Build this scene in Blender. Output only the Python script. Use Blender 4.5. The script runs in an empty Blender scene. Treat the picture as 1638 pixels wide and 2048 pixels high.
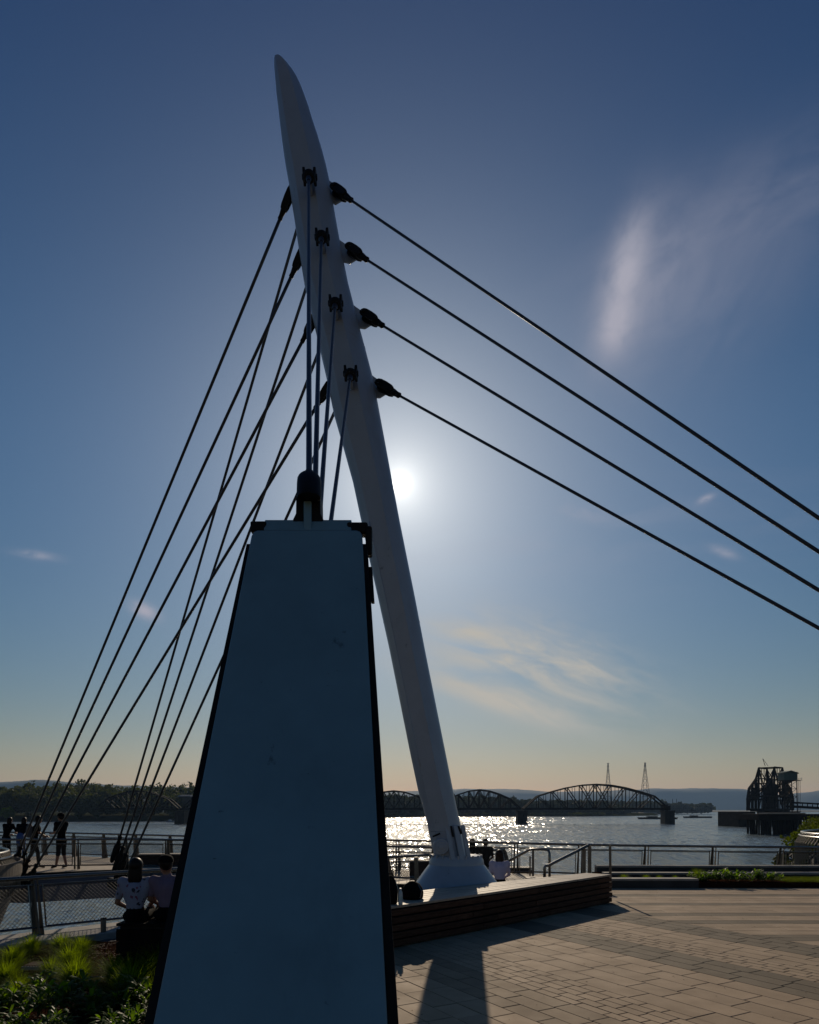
import bpy, bmesh, math, random
import numpy as np
from mathutils import Vector, Matrix, noise
random.seed(7); rng = np.random.default_rng(7)
R = math.radians
S = bpy.context.scene
COL = S.collection
H = 1.9            # camera height above the plaza (plaza is z = 0)
F = 1365.0         # focal length in reference pixels (24 mm on a 36 mm tall frame)
WATER = -5.5

# ------------------------------------------------------------------ camera, sky, sun, exposure
cam = bpy.data.cameras.new('camera'); cam_o = bpy.data.objects.new('camera', cam); COL.objects.link(cam_o)
cam.sensor_fit = 'VERTICAL'; cam.sensor_height = 36; cam.sensor_width = 28.8; cam.lens = 24
cam_o.location = (0, 0, H); cam_o.rotation_euler = (R(90), 0, 0)
cam.shift_x = 0.0; cam.shift_y = (1620 - 1024) / 2048.0
cam.clip_start = 0.05; cam.clip_end = 30000
S.camera = cam_o

SUN = Vector(((800 - 819) / F, 1.0, (1620 - 968) / F)).normalized()
SUN_EL = math.asin(SUN.z); SUN_AZ = math.atan2(SUN.x, SUN.y)

S.view_settings.view_transform = 'Standard'; S.view_settings.look = 'None'
S.view_settings.gamma = 1; S.view_settings.use_curve_mapping = False
S.view_settings.exposure = -0.25

world = bpy.data.worlds.new('World'); S.world = world; world.use_nodes = True
wt = world.node_tree; wt.nodes.clear()
def N(t, kind, **kw):
    n = t.nodes.new(kind)
    for k, v in kw.items(): setattr(n, k, v)
    return n
def sock(t, x, inp):
    if hasattr(x, 'is_output') or isinstance(x, bpy.types.NodeSocket): t.links.new(x, inp)
    else: inp.default_value = x
def M_(t, op, a, b=None, c=None, clamp=False):
    n = t.nodes.new('ShaderNodeMath'); n.operation = op; n.use_clamp = clamp
    sock(t, a, n.inputs[0])
    if b is not None: sock(t, b, n.inputs[1])
    if c is not None: sock(t, c, n.inputs[2])
    return n.outputs[0]
def MIX(t, f, a, b, blend='MIX', clampf=True):
    n = t.nodes.new('ShaderNodeMix'); n.data_type = 'RGBA'; n.blend_type = blend; n.clamp_factor = clampf
    sock(t, f, n.inputs[0]); sock(t, a, n.inputs[6]); sock(t, b, n.inputs[7])
    return n.outputs[2]
sky = N(wt, 'ShaderNodeTexSky'); sky.sky_type = 'NISHITA'; sky.sun_disc = False
sky.sun_elevation = SUN_EL; sky.sun_rotation = SUN_AZ
sky.altitude = 0; sky.air_density = 1.0; sky.dust_density = 0.15; sky.ozone_density = 3.0
tc = N(wt, 'ShaderNodeTexCoord')
vn = N(wt, 'ShaderNodeVectorMath', operation='NORMALIZE'); wt.links.new(tc.outputs['Generated'], vn.inputs[0])
sp = N(wt, 'ShaderNodeSeparateXYZ'); wt.links.new(vn.outputs[0], sp.inputs[0])
dx, dy, dz = sp.outputs
dt = N(wt, 'ShaderNodeVectorMath', operation='DOT_PRODUCT'); wt.links.new(vn.outputs[0], dt.inputs[0]); dt.inputs[1].default_value = SUN
ang = M_(wt, 'MULTIPLY', M_(wt, 'ARCCOSINE', M_(wt, 'MINIMUM', dt.outputs['Value'], 0.9999999)), 57.29578)   # degrees from the sun
ysafe = M_(wt, 'MAXIMUM', dy, 0.02)
U = M_(wt, 'DIVIDE', dx, ysafe); V = M_(wt, 'DIVIDE', dz, ysafe)
front = M_(wt, 'GREATER_THAN', dy, 0.05)
def wisp(u0, v0, su, sv, rot, nscale, stretch, seed, lo, hi):
    du = M_(wt, 'SUBTRACT', U, u0); dv = M_(wt, 'SUBTRACT', V, v0)
    c, s = math.cos(R(rot)), math.sin(R(rot))
    a = M_(wt, 'ADD', M_(wt, 'MULTIPLY', du, c), M_(wt, 'MULTIPLY', dv, s))
    b = M_(wt, 'SUBTRACT', M_(wt, 'MULTIPLY', dv, c), M_(wt, 'MULTIPLY', du, s))
    cx = N(wt, 'ShaderNodeCombineXYZ')
    sock(wt, M_(wt, 'MULTIPLY', a, nscale), cx.inputs[0]); sock(wt, M_(wt, 'MULTIPLY', b, nscale * stretch), cx.inputs[1]); cx.inputs[2].default_value = seed
    nz = N(wt, 'ShaderNodeTexNoise'); nz.inputs['Scale'].default_value = 1; nz.inputs['Detail'].default_value = 5; nz.inputs['Roughness'].default_value = .55
    nz.inputs['Distortion'].default_value = .6
    wt.links.new(cx.outputs[0], nz.inputs['Vector'])
    e = M_(wt, 'ADD', M_(wt, 'POWER', M_(wt, 'ABSOLUTE', M_(wt, 'DIVIDE', a, su)), 2), M_(wt, 'POWER', M_(wt, 'ABSOLUTE', M_(wt, 'DIVIDE', b, sv)), 2))
    g = M_(wt, 'EXPONENT', M_(wt, 'MULTIPLY', e, -1))
    mr = N(wt, 'ShaderNodeMapRange'); mr.interpolation_type = 'SMOOTHSTEP'; sock(wt, nz.outputs[0], mr.inputs[0]); mr.inputs[1].default_value = lo; mr.inputs[2].default_value = hi
    return M_(wt, 'MULTIPLY', M_(wt, 'MULTIPLY', g, mr.outputs[0]), front)
def acc(lst):
    o = lst[0][1] and M_(wt, 'MULTIPLY', lst[0][0], lst[0][1])
    for w, k in lst[1:]: o = M_(wt, 'ADD', o, M_(wt, 'MULTIPLY', w, k))
    return o
WARM = acc([(wisp(.165, .200, .15, .055, -16, 8, 3.4, 1.3, .28, .70), .95), (wisp(.08, .262, .055, .012, -8, 12, 4, 4.1, .1, .6), .55),
            (wisp(.13, .160, .12, .015, -19, 9, 4, 6.3, .05, .55), .85), (wisp(.22, .225, .12, .04, -22, 16, 3, 2.6, .35, .75), .6)])
COOL = acc([(wisp(.317, .79, .085, .026, 74, 14, 1.7, 2.2, .05, .62), .80), (wisp(.300, .70, .040, .024, 66, 16, 1.6, 7.7, .05, .5), .60),
            (wisp(.34, .76, .12, .055, 70, 9, 1.6, 5.9, .2, .75), .35), (wisp(.43, .78, .20, .10, 40, 5, 2.0, 3.4, .2, .8), .26), (wisp(.55, .92, .35, .07, 25, 4, 2.4, 5.4, .2, .8), .20),
            (wisp(-.388, .292, .020, .010, -25, 40, 2, 8.4, .05, .5), 1.0), (wisp(-.545, .373, .03, .006, -8, 26, 3, 9.4, .2, .6), .5),
            (wisp(.434, .456, .012, .005, 25, 40, 2, 1.4, .1, .5), .6), (wisp(.26, .435, .035, .012, -10, 22, 2, 2.4, .3, .7), .4),
            (wisp(.46, .378, .02, .007, -20, 26, 2, 12.4, .2, .6), .5), (wisp(.25, .39, .35, .07, 8, 5, 4, 14.4, .35, .8), .16)])
skyc = sky.outputs[0]
hs = N(wt, 'ShaderNodeHueSaturation'); hs.inputs['Saturation'].default_value = 1.28; wt.links.new(skyc, hs.inputs['Color']); skyc = MIX(wt, 1.0, hs.outputs[0], (.86, 1.01, 1.03, 1), 'MULTIPLY')
# the aerosol layer near the horizon: warmer and a little dimmer than clean air
hz = M_(wt, 'EXPONENT', M_(wt, 'MULTIPLY', M_(wt, 'MAXIMUM', dz, 0.0), -5.0))
skyc = MIX(wt, hz, skyc, MIX(wt, 1.0, skyc, (1.30, .62, .32, 1), 'MULTIPLY'))
zen = N(wt, 'ShaderNodeMapRange'); zen.interpolation_type = 'SMOOTHSTEP'; sock(wt, dz, zen.inputs[0]); zen.inputs[1].default_value = .42; zen.inputs[2].default_value = .86
skyc = MIX(wt, zen.outputs[0], skyc, MIX(wt, 1.0, skyc, (.10, .44, .66, 1), 'MULTIPLY'))
# solar aureole
glow = M_(wt, 'ADD', M_(wt, 'MULTIPLY', M_(wt, 'EXPONENT', M_(wt, 'MULTIPLY', ang, -1 / 4.2)), 7.5),
                     M_(wt, 'MULTIPLY', M_(wt, 'EXPONENT', M_(wt, 'MULTIPLY', ang, -1 / 13.0)), 1.3))
core = M_(wt, 'MULTIPLY', M_(wt, 'EXPONENT', M_(wt, 'MULTIPLY', M_(wt, 'POWER', M_(wt, 'DIVIDE', ang, .42), 2), -1)), 160)
glow = M_(wt, 'ADD', glow, M_(wt, 'MULTIPLY', M_(wt, 'EXPONENT', M_(wt, 'MULTIPLY', ang, -1 / 8.5)), 7.0))
hz2 = M_(wt, 'EXPONENT', M_(wt, 'MULTIPLY', M_(wt, 'MAXIMUM', dz, 0.0), -3.2))
glow = M_(wt, 'ADD', glow, M_(wt, 'MULTIPLY', M_(wt, 'MULTIPLY', M_(wt, 'EXPONENT', M_(wt, 'MULTIPLY', ang, -1 / 17.0)), hz2), 7.0))
glow = M_(wt, 'ADD', M_(wt, 'ADD', glow, core), M_(wt, 'MULTIPLY', M_(wt, 'EXPONENT', M_(wt, 'MULTIPLY', ang, -1 / 1.0)), 16))
gl = N(wt, 'ShaderNodeVectorMath', operation='SCALE'); gl.inputs[0].default_value = (1.0, .965, .87); sock(wt, glow, gl.inputs['Scale'])
ad = N(wt, 'ShaderNodeVectorMath', operation='ADD'); wt.links.new(skyc, ad.inputs[0]); wt.links.new(gl.outputs[0], ad.inputs[1])
c1 = MIX(wt, WARM, ad.outputs[0], (12.0, 11.1, 9.6, 1)); c2 = MIX(wt, COOL, c1, (9.0, 8.9, 10.6, 1))
bg = N(wt, 'ShaderNodeBackground'); bg.inputs['Strength'].default_value = .05
wt.links.new(c2, bg.inputs['Color'])
wo = N(wt, 'ShaderNodeOutputWorld'); wt.links.new(bg.outputs[0], wo.inputs['Surface'])
world.cycles.sampling_method = 'AUTOMATIC'

sun = bpy.data.lights.new('sun', 'SUN'); sun_o = bpy.data.objects.new('sun', sun); COL.objects.link(sun_o)
sun.energy = 3.2; sun.angle = R(.5); sun.color = (1, .83, .62)
sun_o.rotation_euler = SUN.to_track_quat('Z', 'Y').to_euler()
S.cycles.caustics_reflective = False; S.cycles.caustics_refractive = False; S.cycles.max_bounces = 6; S.cycles.volume_bounces = 0; S.cycles.transparent_max_bounces = 12
S.cycles.sample_clamp_indirect = 6; S.cycles.volume_max_steps = 64

# ------------------------------------------------------------------ helpers
def W(px, py, Y): return Vector(((px - 819) / F * Y, Y, H + (1620 - py) / F * Y))
def G(px, py, z=0.0):
    Y = (H - z) * F / (py - 1620.0); return Vector(((px - 819) / F * Y, Y, z))
def mat(name, col, rough=.6, metal=0.0, var=.15, scale=6.0, bump=.0, bscale=40.0, objrand=0.0, spec=.5, trans=0.0, coat=0.0, col2=None, stretch=(1, 1, 1), bdist=.01, world=False):
    m = bpy.data.materials.new(name); m.use_nodes = True; t = m.node_tree
    b = t.nodes['Principled BSDF']; b.inputs['Roughness'].default_value = rough; b.inputs['Metallic'].default_value = metal
    b.inputs['Specular IOR Level'].default_value = spec
    if coat: b.inputs['Coat Weight'].default_value = coat
    tcn = N(t, 'ShaderNodeTexCoord'); mp = N(t, 'ShaderNodeMapping'); mp.inputs['Scale'].default_value = stretch
    t.links.new(N(t, 'ShaderNodeNewGeometry').outputs['Position'] if world else tcn.outputs['Object'], mp.inputs[0])
    nz = N(t, 'ShaderNodeTexNoise'); nz.inputs['Scale'].default_value = scale; nz.inputs['Detail'].default_value = 6; nz.inputs['Roughness'].default_value = .6
    t.links.new(mp.outputs[0], nz.inputs['Vector'])
    c = (*col, 1); d = (*(col2 if col2 else [max(0, x * (1 - 2 * var)) for x in col]), 1)
    mr = N(t, 'ShaderNodeMapRange'); t.links.new(nz.outputs[0], mr.inputs[0]); mr.inputs[1].default_value = .3; mr.inputs[2].default_value = .7
    out = MIX(t, mr.outputs[0], c, d)
    if objrand:
        oi = N(t, 'ShaderNodeObjectInfo')
        k = N(t, 'ShaderNodeMapRange'); t.links.new(oi.outputs['Random'], k.inputs[0]); k.inputs[3].default_value = 1 - objrand; k.inputs[4].default_value = 1 + objrand
        vs = N(t, 'ShaderNodeVectorMath', operation='SCALE'); t.links.new(out, vs.inputs[0]); t.links.new(k.outputs[0], vs.inputs['Scale']); out = vs.outputs[0]
    t.links.new(out, b.inputs['Base Color'])
    rr = N(t, 'ShaderNodeMapRange'); t.links.new(nz.outputs[0], rr.inputs[0]); rr.inputs[3].default_value = rough * .85; rr.inputs[4].default_value = min(1, rough * 1.15)
    t.links.new(rr.outputs[0], b.inputs['Roughness'])
    if bump:
        n2 = N(t, 'ShaderNodeTexNoise'); n2.inputs['Scale'].default_value = bscale; n2.inputs['Detail'].default_value = 4
        t.links.new(mp.outputs[0], n2.inputs['Vector'])
        bp = N(t, 'ShaderNodeBump'); bp.inputs['Strength'].default_value = bump; bp.inputs['Distance'].default_value = bdist
        t.links.new(n2.outputs[0], bp.inputs['Height']); t.links.new(bp.outputs[0], b.inputs['Normal'])
    if trans:   # thin leaves let light through
        tr = N(t, 'ShaderNodeBsdfTranslucent'); sc = N(t, 'ShaderNodeVectorMath', operation='MULTIPLY'); t.links.new(out, sc.inputs[0]); sc.inputs[1].default_value = (2.4, 2.2, .7)
        t.links.new(sc.outputs[0], tr.inputs[0])
        mx = N(t, 'ShaderNodeMixShader'); mx.inputs[0].default_value = trans
        t.links.new(b.outputs[0], mx.inputs[1]); t.links.new(tr.outputs[0], mx.inputs[2])
        t.links.new(mx.outputs[0], t.nodes['Material Output'].inputs['Surface'])
    return m

def frame_for(d):
    d = d.normalized(); up = Vector((0, 0, 1)) if abs(d.z) < .95 else Vector((1, 0, 0))
    a = d.cross(up).normalized(); return a, a.cross(d).normalized()
class MB:
    def __init__(s): s.v = []; s.f = []; s.mi = []
    def add(s, vs, fs, mi=0):
        o = len(s.v); s.v += [tuple(p) for p in vs]; s.f += [tuple(i + o for i in f) for f in fs]; s.mi += [mi] * len(fs); return s
    def box(s, c, size, rz=0, M=None, mi=0, top=1.0):
        hx, hy, hz_ = size[0] / 2, size[1] / 2, size[2] / 2
        pts = [Vector((x * hx * (top if z > 0 else 1), y * hy * (top if z > 0 else 1), z * hz_)) for z in (-1, 1) for y in (-1, 1) for x in (-1, 1)]
        Q = M or Matrix.Rotation(rz, 4, 'Z')
        pts = [Q @ p + Vector(c) for p in pts]
        return s.add(pts, [(0, 2, 3, 1), (4, 5, 7, 6), (0, 1, 5, 4), (2, 6, 7, 3), (0, 4, 6, 2), (1, 3, 7, 5)], mi)
    def bar(s, a, b, w, h=None, mi=0):
        a, b = Vector(a), Vector(b); h = h or w; d = b - a; u, v = frame_for(d)
        pts = [p + u * (w / 2 * x) + v * (h / 2 * y) for p in (a, b) for x, y in ((-1, -1), (1, -1), (1, 1), (-1, 1))]
        return s.add(pts, [(0, 1, 2, 3), (7, 6, 5, 4), (0, 4, 5, 1), (1, 5, 6, 2), (2, 6, 7, 3), (3, 7, 4, 0)], mi)
    def tube(s, pts, r, n=8, mi=0, cap=True, closed=False):
        pts = [Vector(p) for p in pts]; m = len(pts); rs = r if isinstance(r, (list, tuple)) else [r] * m
        o = len(s.v); u0 = None
        for i, p in enumerate(pts):
            if closed: d = pts[(i + 1) % m] - pts[i - 1]
            else: d = pts[min(i + 1, m - 1)] - pts[max(i - 1, 0)]
            d.normalize()
            if u0 is None: u, v = frame_for(d)
            else:
                u = (u0 - d * u0.dot(d)).normalized(); v = u.cross(d).normalized() * -1; v = d.cross(u).normalized()
            u0 = u; v = d.cross(u).normalized()
            for k in range(n):
                a = 2 * math.pi * k / n; s.v.append(tuple(p + (u * math.cos(a) + v * math.sin(a)) * rs[i]))
        for i in range(m if closed else m - 1):
            j = (i + 1) % m
            for k in range(n):
                l = (k + 1) % n; s.f.append((o + i * n + k, o + i * n + l, o + j * n + l, o + j * n + k)); s.mi.append(mi)
        if cap and not closed:
            s.f.append(tuple(o + k for k in reversed(range(n)))); s.f.append(tuple(o + (m - 1) * n + k for k in range(n))); s.mi += [mi, mi]
        return s
    def loft(s, rings, cap=True, mi=0):
        o = len(s.v); n = len(rings[0])
        for r_ in rings: s.v += [tuple(p) for p in r_]
        for i in range(len(rings) - 1):
            for k in range(n):
                l = (k + 1) % n; s.f.append((o + i * n + k, o + i * n + l, o + (i + 1) * n + l, o + (i + 1) * n + k)); s.mi.append(mi)
        if cap:
            s.f.append(tuple(o + k for k in reversed(range(n)))); s.f.append(tuple(o + (len(rings) - 1) * n + k for k in range(n))); s.mi += [mi, mi]
        return s
    def lathe(s, prof, c=(0, 0, 0), n=24, axis=None, mi=0):
        c = Vector(c); rings = []
        for r_, z in prof: rings.append([c + Vector((r_ * math.cos(2 * math.pi * k / n), r_ * math.sin(2 * math.pi * k / n), z)) for k in range(n)])
        return s.loft(rings, mi=mi)
    def prism(s, poly, axis_vec, mi=0):
        n = len(poly); a = [Vector(p) for p in poly]; b = [p + Vector(axis_vec) for p in a]
        return s.add(a + b, [tuple(range(n)), tuple(reversed(range(n, 2 * n)))] + [(i, i + n, (i + 1) % n + n, (i + 1) % n) for i in range(n)], mi)
    def sphere(s, c, r, n=12, m=8, mi=0):
        c = Vector(c); r = (r, r, r) if not hasattr(r, '__len__') else r
        rings = [[c + Vector((r[0] * math.sin(math.pi * j / m) * math.cos(2 * math.pi * k / n), r[1] * math.sin(math.pi * j / m) * math.sin(2 * math.pi * k / n), -r[2] * math.cos(math.pi * j / m))) for k in range(n)] for j in [.15] + list(range(1, m)) + [m - .15]]
        return s.loft(rings, mi=mi)
    def build(s, name, m, parent=None, smooth=False, bevel=0, seg=1, auto=None, fix=True):
        me = bpy.data.meshes.new(name); me.from_pydata(s.v, [], s.f)
        ms = m if isinstance(m, (list, tuple)) else [m]
        for x in ms: me.materials.append(x)
        if len(ms) > 1: me.polygons.foreach_set('material_index', s.mi)
        if fix and len(s.f) < 60000:
            bm = bmesh.new(); bm.from_mesh(me); bmesh.ops.recalc_face_normals(bm, faces=bm.faces); bm.to_mesh(me); bm.free()
        o = bpy.data.objects.new(name, me); COL.objects.link(o)
        if smooth: me.polygons.foreach_set('use_smooth', [True] * len(me.polygons))
        if auto is not None: me.set_sharp_from_angle(angle=R(auto))
        if bevel:
            b = o.modifiers.new('bevel', 'BEVEL'); b.width = bevel; b.segments = seg; b.limit_method = 'ANGLE'; b.angle_limit = R(35)
        if parent is not None: put(o, parent)
        return o
def put(o, parent):
    o.parent = parent
    o.matrix_parent_inverse = PW(parent).inverted()
def PW(o):
    m = Matrix.LocRotScale(o.location, o.rotation_euler, o.scale)
    return m if o.parent is None else PW(o.parent) @ o.matrix_parent_inverse @ m
def tag(o, label=None, cat=None, group=None, kind=None):
    if label: o['label'] = label
    if cat: o['category'] = cat
    if group: o['group'] = group
    if kind: o['kind'] = kind
    return o
def thing(name, loc, label, cat, group=None, rz=0):
    o = bpy.data.objects.new(name, None); COL.objects.link(o); o.location = loc; o.rotation_euler = (0, 0, rz); o.empty_display_size = .2
    return tag(o, label, cat, group)
def clone(o, parent=None):
    c = o.copy(); COL.objects.link(c)
    if parent is not None: c.parent = parent
    for ch in o.children: clone(ch, c)
    return c

# ------------------------------------------------------------------ materials
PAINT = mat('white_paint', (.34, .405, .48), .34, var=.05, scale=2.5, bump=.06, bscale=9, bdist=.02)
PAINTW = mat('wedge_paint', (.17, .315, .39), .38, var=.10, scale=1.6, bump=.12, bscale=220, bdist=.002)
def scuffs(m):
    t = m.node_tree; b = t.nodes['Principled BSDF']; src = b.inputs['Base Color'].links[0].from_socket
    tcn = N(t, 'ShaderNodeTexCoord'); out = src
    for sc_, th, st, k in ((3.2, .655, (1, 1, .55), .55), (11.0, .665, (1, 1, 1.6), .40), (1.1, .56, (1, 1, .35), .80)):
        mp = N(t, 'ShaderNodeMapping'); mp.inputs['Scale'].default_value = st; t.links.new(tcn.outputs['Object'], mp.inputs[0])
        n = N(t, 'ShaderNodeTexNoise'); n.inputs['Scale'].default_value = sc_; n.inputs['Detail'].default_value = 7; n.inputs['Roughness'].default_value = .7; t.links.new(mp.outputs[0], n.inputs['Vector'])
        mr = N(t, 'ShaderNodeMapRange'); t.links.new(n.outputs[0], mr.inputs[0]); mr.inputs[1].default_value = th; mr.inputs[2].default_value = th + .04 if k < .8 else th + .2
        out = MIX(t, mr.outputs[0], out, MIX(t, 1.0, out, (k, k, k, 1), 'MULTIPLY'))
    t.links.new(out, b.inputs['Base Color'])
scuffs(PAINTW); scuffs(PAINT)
DARKST = mat('dark_steel', (.010, .010, .010), .6, .0, var=.2, scale=12, spec=.18)
CABLE = mat('cable_steel', (.035, .04, .05), .38, .2, var=.1, scale=20)
STEEL = mat('stainless_steel', (.20, .195, .185), .26, .9, var=.1, scale=9)
POSTST = mat('post_steel', (.20, .165, .12), .5, .15, var=.2, scale=7)
WIRE = mat('wire', (.03, .03, .03), .5, .2)
CONC = mat('concrete', (.33, .31, .28), .8, var=.16, scale=3, bump=.15, bscale=60, bdist=.004)
CONCD = mat('dark_concrete', (.055, .050, .048), .85, var=.2, scale=2, bump=.15, bscale=50)
FASCIA = mat('pier_fascia_grey', (.17, .16, .19), .8, var=.15, scale=1.2, bump=.1)
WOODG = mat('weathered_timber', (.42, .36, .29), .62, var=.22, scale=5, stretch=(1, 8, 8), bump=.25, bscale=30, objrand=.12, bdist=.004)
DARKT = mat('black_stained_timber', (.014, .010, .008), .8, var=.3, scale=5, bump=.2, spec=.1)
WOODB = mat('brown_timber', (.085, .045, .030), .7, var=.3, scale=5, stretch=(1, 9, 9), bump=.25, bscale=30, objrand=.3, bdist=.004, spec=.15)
DECK = mat('pier_decking', (.46, .38, .28), .7, var=.2, scale=4, bump=.2, bscale=25, objrand=.14)
PAV_L = mat('light_paver', (.42, .315, .215), .78, var=.13, scale=2.2, bump=.5, bscale=150, objrand=.10, bdist=.0025, spec=.18, world=True)
PAV_D = mat('dark_paver', (.185, .15, .105), .78, var=.13, scale=2.2, bump=.5, bscale=150, objrand=.10, bdist=.0025, spec=.18, world=True)
PAV_M = mat('mid_paver', (.30, .225, .15), .78, var=.13, scale=2.2, bump=.5, bscale=150, objrand=.10, bdist=.0025, spec=.18, world=True)
JOINT = mat('joint_sand', (.035, .03, .025), 1.0, var=.2, scale=30, spec=0)
SOIL = mat('mulch', (.022, .011, .007), .9, var=.4, scale=25, bump=1, bscale=45, bdist=.04, col2=(.05, .022, .013), spec=.0)
CHIP = mat('bark_chip', (.11, .05, .028), .8, var=.3, scale=20, spec=.15)
GRASS = mat('grass_blade', (.12, .185, .010), .7, var=.25, scale=8, trans=.62, spec=.08)
LEAF = mat('glossy_leaf', (.080, .155, .010), .45, var=.2, scale=12, trans=.60, spec=.35)
SHRUB = mat('shrub_leaf', (.05, .075, .010), .7, var=.3, scale=6, trans=.5, spec=.1)
LAWN = mat('lawn_blade', (.07, .10, .015), .6, var=.25, scale=5, trans=.5)
LAWNG = mat('rough_ground', (.035, .035, .015), .95, var=.3, scale=.8)
STEM = mat('stem', (.05, .05, .02), .7)
TREE = mat('tree_leaf', (.030, .044, .012), .8, var=.35, scale=.09, trans=.22, col2=(.060, .070, .016))
TREEF = mat('far_tree_leaf', (.030, .038, .016), .8, var=.3, scale=.03, trans=.2)
BARK = mat('bark', (.06, .045, .035), .9)
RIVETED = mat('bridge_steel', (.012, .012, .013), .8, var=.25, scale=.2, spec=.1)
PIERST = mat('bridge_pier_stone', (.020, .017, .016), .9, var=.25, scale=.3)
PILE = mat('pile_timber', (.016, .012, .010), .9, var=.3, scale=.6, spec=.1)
CABIN = mat('green_cabin', (.035, .085, .075), .6, var=.15, scale=.4)
ROCK = mat('riprap', (.07, .062, .055), .85, var=.3, scale=1.5, bump=.4, bscale=6, objrand=.3)
SAND = mat('river_bank', (.13, .10, .06), .9, var=.3, scale=.03, col2=(.05, .06, .02))
EARTH = mat('river_bed', (.05, .045, .035), .95)
HILL = mat('forested_hill', (.045, .06, .03), .95, var=.3, scale=.004)
SKIN = mat('skin', (.40, .21, .14), .5, var=.05); SKIND = mat('tanned_skin', (.30, .15, .095), .5, var=.05)
HAIR = mat('dark_hair', (.014, .009, .007), .5, var=.3, scale=30, spec=.2); HAIRB = mat('brown_hair', (.04, .02, .012), .5, var=.3, scale=30, spec=.2)
BLACK = mat('black_cloth', (.007, .007, .008), .95, var=.2, scale=20, bump=.3, bscale=30, spec=.08)
WHITEC = mat('white_cloth', (.52, .46, .60), .85, var=.05, scale=10, bump=.35, bscale=14, bdist=.02)
PINKC = mat('dusty_pink_cloth', (.20, .14, .20), .85, var=.08, scale=10, bump=.35, bscale=14, bdist=.02)
BLUEC = mat('blue_denim', (.04, .09, .26), .8); GREYC = mat('grey_cloth', (.07, .075, .085), .85)
def floral():
    m = mat('floral_print_cloth', (.42, .42, .50), .85, bump=.3, bscale=14, bdist=.02); t = m.node_tree; b = t.nodes['Principled BSDF']
    tcn = N(t, 'ShaderNodeTexCoord'); vo = N(t, 'ShaderNodeTexVoronoi'); vo.inputs['Scale'].default_value = 17; vo.inputs['Randomness'].default_value = 1
    nz = N(t, 'ShaderNodeTexNoise'); nz.inputs['Scale'].default_value = 8; t.links.new(tcn.outputs['Object'], nz.inputs['Vector'])
    mm = MIX(t, .12, tcn.outputs['Object'], nz.outputs[1]); t.links.new(mm, vo.inputs['Vector'])
    k = M_(t, 'LESS_THAN', vo.outputs['Distance'], .36); k2 = M_(t, 'GREATER_THAN', nz.outputs[0], .47)
    sc = N(t, 'ShaderNodeSeparateXYZ'); t.links.new(vo.outputs['Color'], sc.inputs[0])
    col = MIX(t, M_(t, 'GREATER_THAN', sc.outputs[0], .6), (.03, .03, .045, 1), (.18, .06, .10, 1))
    out = MIX(t, M_(t, 'MULTIPLY', k, k2), (.26, .27, .36, 1), col); t.links.new(out, b.inputs['Base Color']); return m
FLORAL = floral()
def glass(name, col, rough=.02):
    m = bpy.data.materials.new(name); m.use_nodes = True; b = m.node_tree.nodes['Principled BSDF']
    b.inputs['Base Color'].default_value = (*col, 1); b.inputs['Roughness'].default_value = rough; b.inputs['Transmission Weight'].default_value = 1; b.inputs['IOR'].default_value = 1.33
    return m
CLEAR = mat('clear_plastic', (.42, .50, .55), .12, var=.05, coat=.5)
LABELM = mat('bottle_label', (.35, .5, .55), .4); CAPM = mat('bottle_cap', (.75, .72, .75), .4)

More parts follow.
